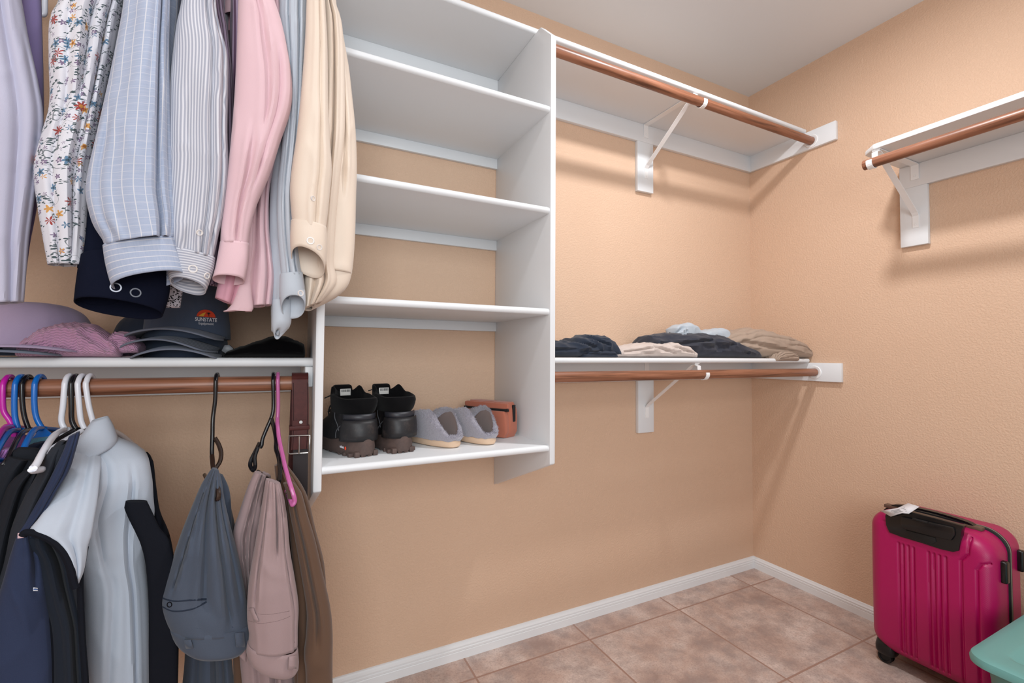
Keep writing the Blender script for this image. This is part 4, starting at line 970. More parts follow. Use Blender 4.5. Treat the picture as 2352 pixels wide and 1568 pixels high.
def belt_loop(bvh, top, bot, w, m, parent, lift=0.003):
    return patch(bvh, quadgrid((top[0]-w/2, top[1]), (top[0]+w/2, top[1]), (bot[0]+w/2, bot[1]), (bot[0]-w/2, bot[1]), 2, 5), m, parent, 'belt_loop', lift, 0.0018)
# slate trousers
t = thing('trousers', 'slate grey dress trousers folded over the smoky brown hanger', 'trousers', (-2.29, -0.42, 0.28))
drape('trouser_leg', T_CHD, t, [(480, 1110, 515, 1110), (450, 1250, 545, 1250), (435, 1400, 545, 1400), (428, 1480, 530, 1480), (425, 1530, 532, 1530), (418, 1600, 538, 1600), (414, 1680, 540, 1680)], -0.36, 0.03, seed=90, folds=[(0.2, 0.25, 0.12, 0.012), (-0.3, -0.4, 0.15, 0.01), (0.6, 0.6, 0.1, 0.008)], wr=0.006)
drape('trouser_leg', T_CHD, t, [(490, 1085, 512, 1090), (500, 1130, 528, 1130), (505, 1200, 534, 1210), (505, 1300, 545, 1290), (505, 1400, 555, 1380)], -0.40, 0.02, seed=91, cap1=True)
o, bv = drape('seat', T_CHA, t, [(488, 1076, 500, 1080), (466, 1110, 508, 1108), (444, 1160, 514, 1150), (420, 1220, 528, 1210), (396, 1290, 546, 1280), (380, 1340, 556, 1330), (372, 1372, 562, 1364), (376, 1400, 568, 1396), (386, 1425, 571, 1424), (396, 1442, 573, 1436)], -0.46, 0.045,
              seed=92, folds=[(-0.5, -0.85, 0.05, 0.010, 0, 0.7), (-0.1, 0.05, 0.1, 0.010, 0, 0.8), (0.35, 0.5, 0.09, 0.012, 0.1, 0.9), (0.7, 0.85, 0.07, 0.008, 0.1, 0.8)], wr=0.007)
seam(bv, [(372, 1371), (400, 1379), (440, 1377), (474, 1376)], 0.0026, T_DRK, t, 'pocket_welt'); seam(bv, [(376, 1392), (400, 1402), (440, 1398), (474, 1382)], 0.0026, T_DRK, t, 'pocket_welt')
seam(bv, [(385, 1347), (386, 1366)], 0.0010, T_DRK, t, 'buttonhole', 8); button(bv, 391, 1387, 0.0055, BLK, t); seam(bv, [(508, 1330), (524, 1372), (538, 1422)], 0.0008, T_DRK, t, 'stitching')
seam(bv, [(400, 1434), (440, 1440), (490, 1444), (530, 1440), (568, 1428)], 0.0016, T_DRK, t, 'stitching')
o, bw = drape('waistband', T_CHA, t, [(390, 1434, 573, 1424), (398, 1456, 574, 1446), (412, 1476, 573, 1466), (436, 1490, 560, 1484)], -0.46, 0.047, seed=93, cap0=False, wr=0.002, folds=[])
belt_loop(bw, (425, 1440), (440, 1482), 14, T_CHA, t, 0.007); belt_loop(bw, (544, 1430), (548, 1484), 18, T_CHA, t, 0.007)
# taupe trousers
t = thing('trousers', 'taupe dress trousers folded over the black forked hanger', 'trousers', (-2.21, -0.42, 0.28))
drape('trouser_leg', T_TAU, t, [(590, 1084, 620, 1092), (560, 1180, 625, 1180), (548, 1300, 640, 1300), (550, 1420, 645, 1420), (552, 1500, 672, 1500), (560, 1600, 672, 1600), (556, 1680, 672, 1680)], -0.38, 0.03, seed=94, folds=[(0.3, 0.2, 0.1, 0.014), (-0.2, -0.3, 0.12, 0.008)], wr=0.005)
drape('trouser_leg', T_TAU, t, [(585, 1082, 612, 1092), (568, 1120, 606, 1120), (548, 1180, 600, 1170), (536, 1220, 594, 1220), (540, 1270, 590, 1260), (556, 1330, 585, 1330), (560, 1390, 585, 1390)], -0.42, 0.025, seed=95, cap1=True, folds=[(0.2, -0.2, 0.12, 0.012)], wr=0.005)
o, bv = drape('seat', T_TAU, t, [(612, 1100, 642, 1110), (606, 1140, 650, 1140), (596, 1200, 658, 1190), (584, 1270, 664, 1260), (574, 1330, 674, 1320), (570, 1380, 682, 1370), (570, 1420, 684, 1400), (574, 1450, 682, 1440), (572, 1476, 682, 1478)], -0.48, 0.04,
              seed=96, folds=[(0.2, 0.3, 0.08, 0.010, 0, 0.4), (-0.5, -0.7, 0.08, 0.006, 0, 0.7), (0.6, 0.85, 0.06, 0.006)], wr=0.006)
seam(bv, [(571, 1400), (600, 1409), (630, 1408), (664, 1402)], 0.0018, T_TDK, t, 'pocket_welt'); seam(bv, [(572, 1424), (600, 1430), (640, 1424), (666, 1414)], 0.0018, T_TDK, t, 'pocket_welt'); seam(bv, [(584, 1432), (590, 1470), (600, 1494)], 0.0008, T_TDK, t, 'stitching')
belt_loop(bv, (582, 1394), (592, 1424), 9, T_TAU, t, 0.004)
seam(bv, [(580, 1470), (610, 1478), (640, 1480), (676, 1474)], 0.0014, T_TDK, t, 'stitching')
o, bw = drape('waistband', T_TAU, t, [(571, 1470, 682, 1482), (568, 1490, 684, 1505), (578, 1512, 684, 1528), (600, 1530, 676, 1540)], -0.48, 0.042, seed=97, cap0=False, wr=0.001)
belt_loop(bw, (668, 1486), (666, 1534), 15, T_TAU, t, 0.007)
drape('waistband', T_TAU, t, [(538, 1484, 570, 1476), (548, 1502, 566, 1512), (556, 1512, 566, 1518)], -0.45, 0.02, seed=98, cap1=True)
drape('pocket_lining', T_BRN, t, [(536, 1490, 560, 1500), (538, 1560, 562, 1560), (540, 1680, 564, 1680)], -0.36, 0.015, seed=99)
# brown trousers
t = thing('trousers', 'brown trousers hanging on the pink hanger beside the shelf tower', 'trousers', (-2.15, -0.42, 0.28))
drape('trouser_leg', T_BRN, t, [(632, 1070, 652, 1060), (640, 1140, 700, 1130), (650, 1220, 724, 1220), (660, 1300, 742, 1290), (666, 1380, 748, 1360), (670, 1460, 748, 1420), (676, 1560, 752, 1560), (680, 1680, 752, 1680)], -0.40, 0.03, seed=100, folds=[(0.2, 0.3, 0.12, 0.012), (0.7, 0.75, 0.1, 0.004)], wr=0.003)
o, bv = drape('seat', T_BRN, t, [(652, 1110, 672, 1108), (660, 1130, 690, 1130), (668, 1180, 704, 1180), (680, 1240, 722, 1240), (694, 1320, 738, 1310), (706, 1400, 756, 1390), (704, 1460, 762, 1450), (700, 1500, 762, 1510), (704, 1545, 762, 1545), (706, 1680, 764, 1680)], -0.47, 0.035,
              seed=101, folds=[(-0.2, 0.0, 0.15, 0.008, 0, 0.6)], wr=0.003)
drape('trouser_leg', T_BRN, t, [(656, 1130, 676, 1130), (664, 1200, 692, 1200), (674, 1300, 706, 1300), (682, 1400, 706, 1420), (684, 1500, 708, 1500), (684, 1680, 710, 1680)], -0.44, 0.02, seed=102, wr=0.004)
seam(bv, [(708, 1552), (730, 1545), (748, 1530), (760, 1512)], 0.001, T_TAU, t, 'pocket_seam'); seam(bv, [(712, 1418), (720, 1450), (730, 1500), (734, 1530)], 0.0006, T_TAU, t, 'stitching')

# leather belt
LEA = NT('dark_brown_leather'); LEA.set(Roughness=0.55); LEA.b.inputs['Specular IOR Level'].default_value = 0.25; _n = LEA.noise(LEA.coord(), 60, 5, 0.7); LEA.base(LEA.mix(_n, lin((92, 44, 40)), lin((52, 22, 22)))); LEA.bump(_n, 0.25, 0.001); LEA = LEA.m
LED = plain('dark_leather_underside', (28, 8, 10), 0.5)
t = thing('leather_belt', 'dark brown leather belt with a steel buckle draped over the rod by the shelf tower', 'belt', (-2.15, -0.34, 0.45))
xb0 = atY(670, 900, -0.348).x; xb1 = atY(708, 900, -0.348).x; xc = (xb0+xb1)/2; wb = (xb1-xb0)
pts = [Vector((xc-0.004, -0.285, 0.30)), Vector((xc-0.004, -0.292, 0.7)), Vector((xc-0.002, -0.296, 0.94)), Vector((xc, -0.302, 1.000))]
for k in range(9):
    a = (PI)*k/8; pts.append(Vector((xc, -0.325+0.0235*math.cos(a), 1.003+0.0215*math.sin(a))))
pts += [Vector((xc+0.002, -0.352, 0.94)), Vector((xc+0.002, -0.354, 0.87)), Vector((xc+0.001, -0.354, 0.845))]
strap_o = obj('strap', strap(B(), smooth_path(pts, 3), (1, 0, 0), wb, 0.0035), LEA, t)
pts2 = [Vector((xc+0.004, -0.338, 0.85)), Vector((xc+0.005, -0.338, 0.7)), Vector((xc+0.005, -0.336, 0.45))]
obj('strap_tail', strap(B(), pts2, (1, 0, 0), wb*0.92, 0.0035), LED, t)
for dx in (-wb/2+0.003, wb/2-0.003): obj('stitching', tube(B(), [p+Vector((dx, -0.0024, 0)) for p in smooth_path(pts[12:], 3)], 0.0005, 5), LED, t)
kz = atY(690, 982, -0.357).z
obj('keeper_loop', box(B(), xc-wb/2-0.004, xc+wb/2+0.004, -0.360, -0.334, kz-0.005, kz+0.005, 0.0015), LEA, t)
bm = strap(B(), [Vector((xc, -0.3565, kz+0.018)), Vector((xc, -0.3565, kz-0.004))], (1, 0, 0), wb*0.8, 0.002)
obj('fold_tab', bm, LEA, t)
obj('rivet', disc(B(), atY(691, 969, -0.3580), (0, -1, 0), 0.0040, 0.002, 16), STEEL, t)
bt, bb = atY(690, 1000, -0.360).z, atY(690, 1040, -0.360).z; hw = wb/2+0.004
fr = [Vector((xc-hw, -0.360, bt)), Vector((xc-hw-0.001, -0.361, bb+0.003)), Vector((xc-hw+0.003, -0.361, bb)), Vector((xc+hw-0.003, -0.361, bb)), Vector((xc+hw, -0.361, bb+0.003)), Vector((xc+hw+0.001, -0.360, bt))]
bk = obj('buckle', tube(B(), fr, 0.0021, 8, True), STEEL, t)
obj('prong', tube(B(), [Vector((xc, -0.358, bt+0.001)), Vector((xc, -0.363, (bt+bb)/2)), Vector((xc, -0.364, bb-0.001))], 0.0017, 8), STEEL, bk)

# ------------------------------------------------------------------ things in the shelf tower
B_LEA = NT('worn_black_leather'); B_LEA.set(Roughness=0.5); _n = B_LEA.noise(B_LEA.coord(), 30, 6, 0.7); B_LEA.base(B_LEA.mix(B_LEA.ramp(_n, [(0.5, (0, 0, 0, 1)), (0.75, (1, 1, 1, 1))]), lin((24, 23, 26)), lin((62, 54, 52)))); B_LEA.bump(B_LEA.noise(B_LEA.coord(), 350, 3), 0.3, 0.0006); B_LEA = B_LEA.m
B_SOL = NT('scuffed_rubber_sole'); B_SOL.set(Roughness=0.75); _n = B_SOL.noise(B_SOL.coord(), 45, 6, 0.7); B_SOL.base(B_SOL.mix(_n, lin((54, 44, 44)), lin((104, 84, 76)))); B_SOL = B_SOL.m
B_PAD = cloth('black_padded_mesh', (10, 10, 12), sheen=0.05, shine=0.1); B_TRM = plain('grey_reflective_trim', (92, 92, 96), 0.5); B_LACE = cloth('black_lace', (22, 22, 26)); B_LAB = plain('white_size_label', (206, 204, 200), 0.6); B_INK = plain('label_ink', (40, 40, 44), 0.7)
Z4 = 0.8065
def boot(label, heel, toe, mirror=1, logo=False, lace=True, group='pair of black work boots'):
    hv = Vector((heel[0], heel[1], 0)); tv = Vector((toe[0], toe[1], 0)); ang = math.atan2((tv-hv).y, (tv-hv).x)
    t = thing('work_boot', label, 'boot', (heel[0], heel[1], Z4), (0, 0, ang), group); L = (tv-hv).length
    n = 88
    def ring(x0, x1, w, z, zf=0.0, heelw=0.82, bulge=0.0, zt=None):
        """x along the foot from heel x0 to toe x1; w half width; heel end narrower; zf raises the toe"""
        R = []
        for k in range(n):
            a = 2*PI*k/n; c, s = math.cos(a), math.sin(a)
            x = (x0+x1)/2+(x1-x0)/2*sg(c, 0.8); u = (x-x0)/(x1-x0)
            ww = w*(heelw+(1-heelw)*math.sin(min(1, u/0.7)*PI/2)) if L else w
            y = ww*sg(s, 0.78)+mirror*0.006*math.sin(u*PI)
            zz = z+zf*max(0, u-0.7)/0.3+(zt(u, a) if zt else 0)
            R.append(Vector((x, y, zz)))
        return R
    # sole with lugs
    sole = [ring(-0.006, L-0.01, 0.049, 0.0035, 0.006), ring(-0.010, L+0.004, 0.052, 0.006, 0.006), ring(-0.014, L+0.008, 0.054, 0.020, 0.006), ring(-0.010, L+0.006, 0.0525, 0.030, 0.008, zt=lambda u, a: 0.018*max(0, 1-u/0.35)**1.0), ring(-0.010, L+0.002, 0.0515, 0.036, 0.008, zt=lambda u, a: 0.022*max(0, 1-u/0.35))]
    so = obj('sole', rings_mesh(sole, True, True), B_SOL, t, local=True)
    for k in range(24):
        u = k/23; x = -0.010+(L+0.008)*u
        if 0.30 < u < 0.42 or u < 0.05: continue
        for sd in (-1, 1):
            ww = 0.049*(0.82+0.18*math.sin(min(1, u/0.7)*PI/2))*(max(0.05, 1-max(0, (u-0.8)/0.2)**2))**0.5*(max(0.1, 1-max(0, (0.06-u)/0.06)**2))**0.5
            if k % 2 == 0: obj('lug', box(B(), x-0.0055, x+0.0055, sd*(ww-0.009)-0.007+mirror*0.006*math.sin(u*PI), sd*(ww-0.009)+0.007+mirror*0.006*math.sin(u*PI), 0.0, 0.010, 0.001), B_SOL, so, local=True)
    for y in (-0.024, -0.008, 0.009, 0.025): obj('lug', box(B(), -0.0065, 0.006, y-0.006, y+0.006, 0.0, 0.014, 0.0015), B_SOL, so, local=True)
    # upper
    lv = [(0.030, -0.006, L+0.000, 0.050, .8), (0.045, -0.008, L-0.002, 0.0505, .8), (0.060, -0.006, L-0.012, 0.0495, .8), (0.072, -0.003, L-0.034, 0.047, .8), (0.082, 0.001, L-0.062, 0.045, .82), (0.092, 0.004, L-0.088, 0.044, .84), (0.104, 0.006, L-0.108, 0.044, .88), (0.116, 0.006, L-0.120, 0.045, .92), (0.130, 0.004, L-0.128, 0.047, .96)]
    up_ = []
    for i in range(len(lv)-1):
        a_, b_ = lv[i], lv[i+1]
        for j in range(3):
            q = j/3; v = [a_[k]*(1-q)+b_[k]*q for k in range(5)]; up_.append(ring(v[1], v[2], v[3], v[0], 0, v[4]))
    topf = lambda u, a: 0.004*math.exp(-((u)/0.2)**2)+0.010*(max(0, min(1, (u-0.15)/0.4)))+0.020*math.exp(-((u-0.86)/0.10)**2)
    nU = len(up_)
    bm = rings_mesh(up_, True, False); bm.normal_update(); bw = bm.copy(); bw.transform(wm(t)); bw.normal_update(); bvh = BVHTree.FromBMesh(bw); bw.free()
    obj('upper', bm, B_LEA, t, local=True)
    col = [ring(0.006, L-0.122, 0.0445, 0.108, 0, .9), ring(0.001, L-0.128, 0.0485, 0.116, 0, .94), ring(-0.003, L-0.131, 0.0515, 0.128, 0, .97, zt=lambda u, a: topf(u, a)*0.35), ring(-0.004, L-0.131, 0.0525, 0.138, 0, 1, zt=lambda u, a: topf(u, a)*0.7), ring(-0.002, L-0.132, 0.0510, 0.145, 0, 1, zt=topf), ring(0.004, L-0.138, 0.046, 0.147, 0, 1, zt=topf), ring(0.009, L-0.143, 0.041, 0.140, 0, 1, zt=topf), ring(0.010, L-0.145, 0.040, 0.11, 0, 1), ring(0.015, L-0.15, 0.036, 0.07, 0, 1)]
    obj('padded_collar', rings_mesh(col, False, True), B_PAD, t, local=True)
    # heel counter patch
    hc = [ring(-0.0085, 0.10, 0.0512, 0.040, 0, .8), ring(-0.0098, 0.10, 0.0518, 0.055, 0, .8), ring(-0.0080, 0.095, 0.0508, 0.070, 0, .8), ring(-0.0035, 0.085, 0.0485, 0.084, 0, .82), ring(0.001, 0.075, 0.0465, 0.094, 0, .84)]
    sub = [[R[k % n] for k in range(int(n*0.27), int(n*0.73)+1)] for R in hc]
    o = obj('heel_counter', rings_mesh(sub, False, False, closed=False), B_LEA, t, local=True); md = o.modifiers.new('thickness', 'SOLIDIFY'); md.thickness = 0.003; md.offset = 0
    # back strap over the heel
    hb = [ring(0.0015, 0.11, 0.0462, 0.092, 0, .84), ring(0.0022, 0.11, 0.0465, 0.101, 0, .87), ring(0.0035, 0.11, 0.0460, 0.109, 0, .9)]
    sub = [[R[k % n] for k in range(int(n*0.30), int(n*0.70)+1)] for R in hb]
    o = obj('heel_strap', rings_mesh(sub, False, False, closed=False), plain('dark_blue_grey_leather', (34, 35, 42), 0.45), t, local=True); md = o.modifiers.new('thickness', 'SOLIDIFY'); md.thickness = 0.003; md.offset = 0
    # reflective trim lines on the sides (local coordinates)
    for sd in (-1, 1):
        for P in ([(0.03, 0.047, 0.125), (0.075, 0.049, 0.118), (0.092, 0.049, 0.098), (0.075, 0.050, 0.075), (0.068, 0.051, 0.062)], [(0.012, 0.046, 0.095), (0.05, 0.050, 0.084), (0.078, 0.0515, 0.062), (0.080, 0.0525, 0.042)]):
            W_ = []
            for v in smooth_path([Vector((x, sd*0.12, z)) for x, y, z in P], 5):
                h_ = bvh.ray_cast(wm(t) @ v, wm(t).to_3x3() @ Vector((0, -sd, 0)))
                if h_[0] is not None: W_.append(h_[0])
            if len(W_) > 3: obj('trim', tube(B(), W_, 0.0014, 6), B_TRM, t)
    obj('tongue', prism(B(), [(L-0.142, 0.12), (L-0.120, 0.12), (L-0.108, 0.160), (L-0.110, 0.178), (L-0.128, 0.177), (L-0.142, 0.15)], 'y', -0.026, 0.026, 0.006), B_PAD, t, local=True)
    # size label inside the back of the collar
    # (seen through the open top, on the inner front face)
    xi = L-0.1425
    lab = obj('size_label', box(B(), xi-0.003, xi-0.0015, -0.014, 0.016, 0.148, 0.167, 0.0004), B_LAB, t, local=True)
    rr = random.Random(3)
    y = -0.012
    while y < 0.013:
        wd = rr.choice((0.0006, 0.001, 0.0014)); obj('barcode_bar', box(B(), xi-0.0036, xi-0.003, y, y+wd, 0.158, 0.165), B_INK, lab, False, local=True); y += wd+rr.choice((0.0010, 0.0016))
    if lace:
        for k in range(4):
            z = 0.095+k*0.017; x = L-0.088-k*0.014
            obj('lace', tube(B(), smooth_path([Vector((x-0.004, -0.03, z)), Vector((x+0.008, 0, z+0.008)), Vector((x-0.004, 0.03, z+0.004))], 5), 0.002, 6), B_LACE, t, local=True)
    return t, bvh
tL, bL = boot('left black work boot with its lace sticking out, nearest the left tower panel', (-1.972, -0.318), (-2.045, -0.040), 1, True)
tR, bR = boot('right black work boot, next to the fluffy slippers', (-1.875, -0.312), (-1.925, -0.032), -1)
# loose lace of the left boot
P = [atY(a, b, Y) for a, b, Y in ((776, 905, -.22), (760, 908, -.20), (746, 914, -.18))]
obj('lace', tube(B(), smooth_path(P, 4), 0.0018, 6), B_LACE, tL)
P = [atY(a, b, Y) for a, b, Y in ((775, 922, -.22), (762, 928, -.20), (755, 942, -.19), (757, 957, -.19), (768, 955, -.20), (776, 948, -.21))]
obj('lace', tube(B(), smooth_path(P, 5), 0.0018, 6), B_LACE, tL)
obj('lace', tube(B(), smooth_path([atY(a, b, Y) for a, b, Y in ((776, 935, -.22), (766, 938, -.20), (757, 941, -.19))], 4), 0.0018, 6), B_LACE, tL)
obj('lace', tube(B(), smooth_path([atY(a, b, -0.20) for a, b in ((846, 897), (853, 895), (860, 891))], 4), 0.0016, 6), B_LACE, tL)
# maker's lettering on the edge of the left sole
M = wm(tL)
bm = None
dirx = M.to_3x3() @ Vector((-1, 0, 0)); side = M.to_3x3() @ Vector((0, 1, 0))
pz = M @ Vector((0.030, 0.0525, 0.0235)); 
xx = -(M.to_3x3() @ Vector((1, 0, 0))); zz = side; yy = Vector((0, 0, 1))
F = Matrix(((xx.x, yy.x, zz.x, pz.x), (xx.y, yy.y, zz.y, pz.y), (xx.z, yy.z, zz.z, pz.z), (0, 0, 0, 1)))
text_mesh('carhartt', 0.0095, E_WH, tL, F, 'lettering', sx=0.85)
obj('emblem', disc(B(), F @ Vector((0.0235, 0.0025, -0.0006)), zz, 0.0045, 0.001, 16), E_OR, tL)

S_FUR = NT('grey_plush'); S_FUR.set(Roughness=1.0); S_FUR.b.inputs['Sheen Weight'].default_value = 0.6
_n = S_FUR.noise(S_FUR.coord(), 240, 4, 0.7); S_FUR.base(S_FUR.mix(_n, lin((128, 124, 132)), lin((176, 172, 184)))); S_FUR.bump(_n, 0.8, 0.004); S_FUR = S_FUR.m
S_PILE = plain('pale_grey_pile', (176, 172, 184), 1.0)
S_SOL = plain('cream_foam_sole', (214, 184, 156), 0.7, bump=0.1); S_INS = cloth('brown_grey_plush', (128, 110, 106), sheen=0.5)
def slipper(label, heel, toe, seed):
    hv = Vector((heel[0], heel[1], 0)); tv = Vector((toe[0], toe[1], 0)); ang = math.atan2((tv-hv).y, (tv-hv).x); L = (tv-hv).length
    t = thing('slipper', label, 'slipper', (heel[0], heel[1], Z4), (0, 0, ang), 'pair of grey fluffy slippers')
    n = 80
    def out(k, grow=0.0, x0=0.0, x1=None, w=0.047, heelw=0.86):
        x1 = L if x1 is None else x1; a = 2*PI*k/n; c, s = math.cos(a), math.sin(a)
        x = (x0+x1)/2+((x1-x0)/2+grow)*sg(c, 0.85); u = (x-x0)/(x1-x0)
        return Vector((x, (w*(heelw+(1-heelw)*math.sin(max(0, min(1, u/0.65))*PI/2))+grow)*sg(s, 0.85), 0))
    sole = [[out(k, g)+Vector((0, 0, z)) for k in range(n)] for g, z in ((-0.008, 0.0), (-0.001, 0.003), (0.002, 0.010), (0.001, 0.020), (-0.004, 0.024))]
    obj('sole', rings_mesh(sole, True, True), S_SOL, t, local=True)
    # plush upper: from sole edge up, over and down into the opening
    op0, op1, opw = 0.014, 0.140, 0.036
    rings = []; K = 26
    for i in range(K):
        v = i/(K-1); R = []
        for k in range(n):
            A = out(k, 0.003); O = out(k, 0, op0, op1, opw, 0.95); u = max(0, min(1, A.x/L))
            hh = 0.015+0.070*math.sin(min(1, max(0, (u-0.02)/0.5))*PI/2)*(1 if u < 0.60 else max(0.0, 1-((u-0.60)/0.42)**2)**0.5*0.95+0.02)
            th = v*PI*0.5
            q = 1-math.cos(min(1, v*1.15)*PI/2)
            p = A.lerp(O, q**1.1); z = 0.020+(hh)*math.sin(min(1, v*1.25)*PI/2)**0.85
            if v > 0.85: z -= 0.012*(v-0.85)/0.15
            out_n = Vector((A.x-L*0.45, A.y*2.5, 0)).normalized()
            p = p+out_n*0.008*math.sin(min(1, v*1.3)*PI)
            z += 0.0035*noise.noise(Vector((p.x*60, p.y*60, seed)))+0.0012*noise.noise(Vector((p.x*300, p.y*300, v*40+seed)))
            R.append(Vector((p.x, p.y, z)))
        rings.append(R)
    bm = rings_mesh(rings, False, False)
    # tufts: many short blades so the edge reads as fur
    bm.normal_update(); rnd = random.Random(seed); fs = list(bm.faces); tuft = []
    for _ in range(5200):
        f = rnd.choice(fs); vs = [l.vert.co for l in f.loops]; a_, b_ = rnd.random(), rnd.random()
        p = (vs[0]*(1-a_)+vs[1]*a_)*(1-b_)+(vs[3]*(1-a_)+vs[2]*a_)*b_; tuft.append((p, -f.normal if f.normal.z < -0.2 else f.normal))
    ft = B()
    for p, nn in tuft:
        d = (nn+Vector((rnd.uniform(-.8, .8), rnd.uniform(-.8, .8), rnd.uniform(-0.5, .5)))).normalized()
        s = d.cross(Vector((rnd.random(), rnd.random(), rnd.random()))).normalized()*0.0006
        ft.faces.new([ft.verts.new(p-s), ft.verts.new(p+s), ft.verts.new(p+d*rnd.uniform(0.003, 0.0065))])
    o = obj('plush_upper', bm, S_FUR, t, local=True)
    f_ = obj('plush_pile', ft, S_PILE, o, local=True); setp(f_, kind='stuff')
    ins = []
    for i in range(8):
        v = i/7; R = []
        for k in range(n):
            O = out(k, 0, op0, op1, opw, 0.95); I = out(k, -0.006, 0.01, 0.19, 0.036, 0.9)
            u = max(0, min(1, out(k, 0.003).x/L)); z0 = rings[-1][k].z
            p = Vector((O.x, O.y, 0)).lerp(Vector((I.x, I.y, 0)), v**0.6); R.append(Vector((p.x, p.y, z0*(1-v)+0.024*v)))
        ins.append(R)
    obj('insole', rings_mesh(ins, False, True), S_INS, t, local=True)
    # small round ear-like tab near the toe
    rg = [[Vector((L*0.80+0.011*math.sin(a_)*math.cos(b_)*0.5, 0.030+0.012*math.sin(a_)*math.sin(b_), 0.062+0.012*math.cos(a_))) for b_ in [2*PI*k/16 for k in range(16)]] for a_ in [PI*(i+0.2)/8.4 for i in range(9)]]
    obj('pompom', rings_mesh(rg, True, True), S_FUR, t, local=True)
    return t
slipper('grey fluffy slipper beside the boots, left one of the pair', (-1.722, -0.318), (-1.806, -0.070), 11)
slipper('grey fluffy slipper beside the terracotta pouch, right one of the pair', (-1.614, -0.322), (-1.668, -0.066), 12)

# terracotta pouch
C_TER = cloth('terracotta_canvas', (178, 106, 84), sheen=0.2); C_ZIP = plain('black_zip_tape', (14, 14, 16), 0.6)
t = thing('zip_pouch', 'terracotta canvas pouch with a black zip, leaning in the tower corner', 'pouch', (-1.540, -0.150, Z4), (0, 0, math.radians(118)))
def rbox(hx, hy, z0, z1, pw=0.35, K=14, n=64, fx=None, seed=0, am=0.003):
    R = []
    for i in range(K):
        v = i/(K-1); z = z0+(z1-z0)*v; e = (1-abs(2*v-1)**7)**0.16 if 0 < v < 1 else 0.90; ring_ = []
        tx = fx(v) if fx else 1
        for k in range(n):
            a = 2*PI*k/n; x = hx*e*sg(math.cos(a), pw); y = hy*e*tx*sg(math.sin(a), pw)
            nz = am*noise.noise(Vector((x*25+seed, y*25, z*25)))
            ring_.append(Vector((x+nz, y+nz, z)))
        R.append(ring_)
    return R
obj('body', rings_mesh(rbox(0.092, 0.030, 0.0, 0.112, fx=lambda v: 1.05-0.25*v, seed=4), True, True), C_TER, t, local=True)
obj('front_pocket', rings_mesh(rbox(0.089, 0.012, 0.002, 0.085, seed=6), True, True), C_TER, t, local=True).location = (0, 0.030, 0)
obj('zip', box(B(), -0.0925, 0.0925, 0.0255, 0.0345, 0.0845, 0.0925, 0.001), C_ZIP, t, local=True)
obj('zip', box(B(), -0.0960, -0.0885, -0.006, 0.006, 0.050, 0.104, 0.002), C_ZIP, t, local=True)
obj('flap', rings_mesh(rbox(0.092, 0.008, 0.092, 0.110, seed=8), True, True), C_TER, t, local=True).location = (0, 0.026, 0)

# ------------------------------------------------------------------ folded clothes on the lower right shelf
ZR = 1.0655
F_NVY = cloth('dark_navy_denim', (40, 48, 62), 'heather', (30, 38, 52)); F_BEI = cloth('beige_jersey', (196, 182, 174)); F_GRY = cloth('charcoal_twill', (54, 56, 66), 'heather', (42, 44, 54))
F_BLU = cloth('pale_blue_cotton', (176, 184, 192), shine=0.4); F_TAN = cloth('tan_ribbed_knit', (164, 144, 128), sheen=0.1)
def pprof(pts, Y, zb): return [(atY(a, b, Y).x, max(0.003, atY(a, b, Y).z-zb)) for a, b in pts]
t = thing('folded_trousers', 'dark navy trousers folded on the lower right shelf against the shelf tower', 'trousers', (-1.27, -0.2, ZR))
o, bv = lump('folded_cloth', F_NVY, t, [(-1.438, 0.045), (-1.42, 0.056)]+pprof([(1310, 784), (1335, 775), (1360, 770), (1385, 773), (1402, 784), (1411, 800), (1413, 814)], -0.24, ZR), -0.2, 0.085, ZR, folds=[(-1.43, 0.028, -1.25, 0.022, 0.004, 0.010), (-1.25, 0.022, -1.14, 0.012, 0.004, 0.008), (-1.30, 0.06, -1.19, 0.030, 0.005, 0.010), (-1.22, 0.068, -1.15, 0.045, 0.004, 0.008)], wr=0.006, seed=21)
lump('folded_cloth', F_NVY, t, [(-1.26, 0.012), (-1.22, 0.024), (-1.17, 0.028), (-1.13, 0.022), (-1.112, 0.008)], -0.255, 0.035, ZR, wr=0.004, seed=22, folds=[(-1.25, 0.012, -1.13, 0.010, 0.003, 0.005)])
t = thing('jersey_top', 'beige jersey top crumpled on the lower right shelf between the navy and charcoal clothes', 'top', (-0.9, -0.2, ZR))
o, bv = lump('folded_cloth', F_BEI, t, pprof([(1404, 818), (1412, 800), (1440, 796), (1470, 790), (1500, 788), (1530, 790), (1555, 786), (1575, 792), (1592, 806), (1598, 818)], -0.26, ZR), -0.215, 0.065, ZR, wr=0.005, seed=23,
     folds=[(-1.08, 0.02, -0.95, 0.035, 0.004, 0.009), (-1.03, 0.008, -0.90, 0.026, 0.004, 0.009), (-0.93, 0.04, -0.80, 0.012, 0.005, 0.010), (-0.84, 0.045, -0.74, 0.02, 0.004, 0.008)])
t = thing('folded_trousers', 'charcoal trousers heaped under the pale blue shirt on the lower right shelf', 'trousers', (-0.62, -0.19, ZR))
o, bv = lump('folded_cloth', F_GRY, t, pprof([(1511, 788), (1516, 772), (1545, 767), (1590, 766), (1630, 768), (1660, 774), (1690, 788), (1715, 802), (1728, 812), (1732, 820)], -0.24, ZR), [(-0.9, -0.15), (-0.7, -0.19), (-0.4, -0.215)], 0.075, ZR, wr=0.007, seed=24,
     folds=[(-0.86, 0.05, -0.62, 0.07, 0.005, 0.012), (-0.74, 0.035, -0.50, 0.055, 0.006, 0.012), (-0.68, 0.005, -0.55, 0.04, 0.005, 0.010), (-0.6, 0.06, -0.42, 0.02, 0.005, 0.010)])
t = thing('folded_shirt', 'pale blue shirt with its collar standing up on top of the charcoal trousers', 'shirt', (-0.66, -0.16, 1.125))
ZB = 1.118
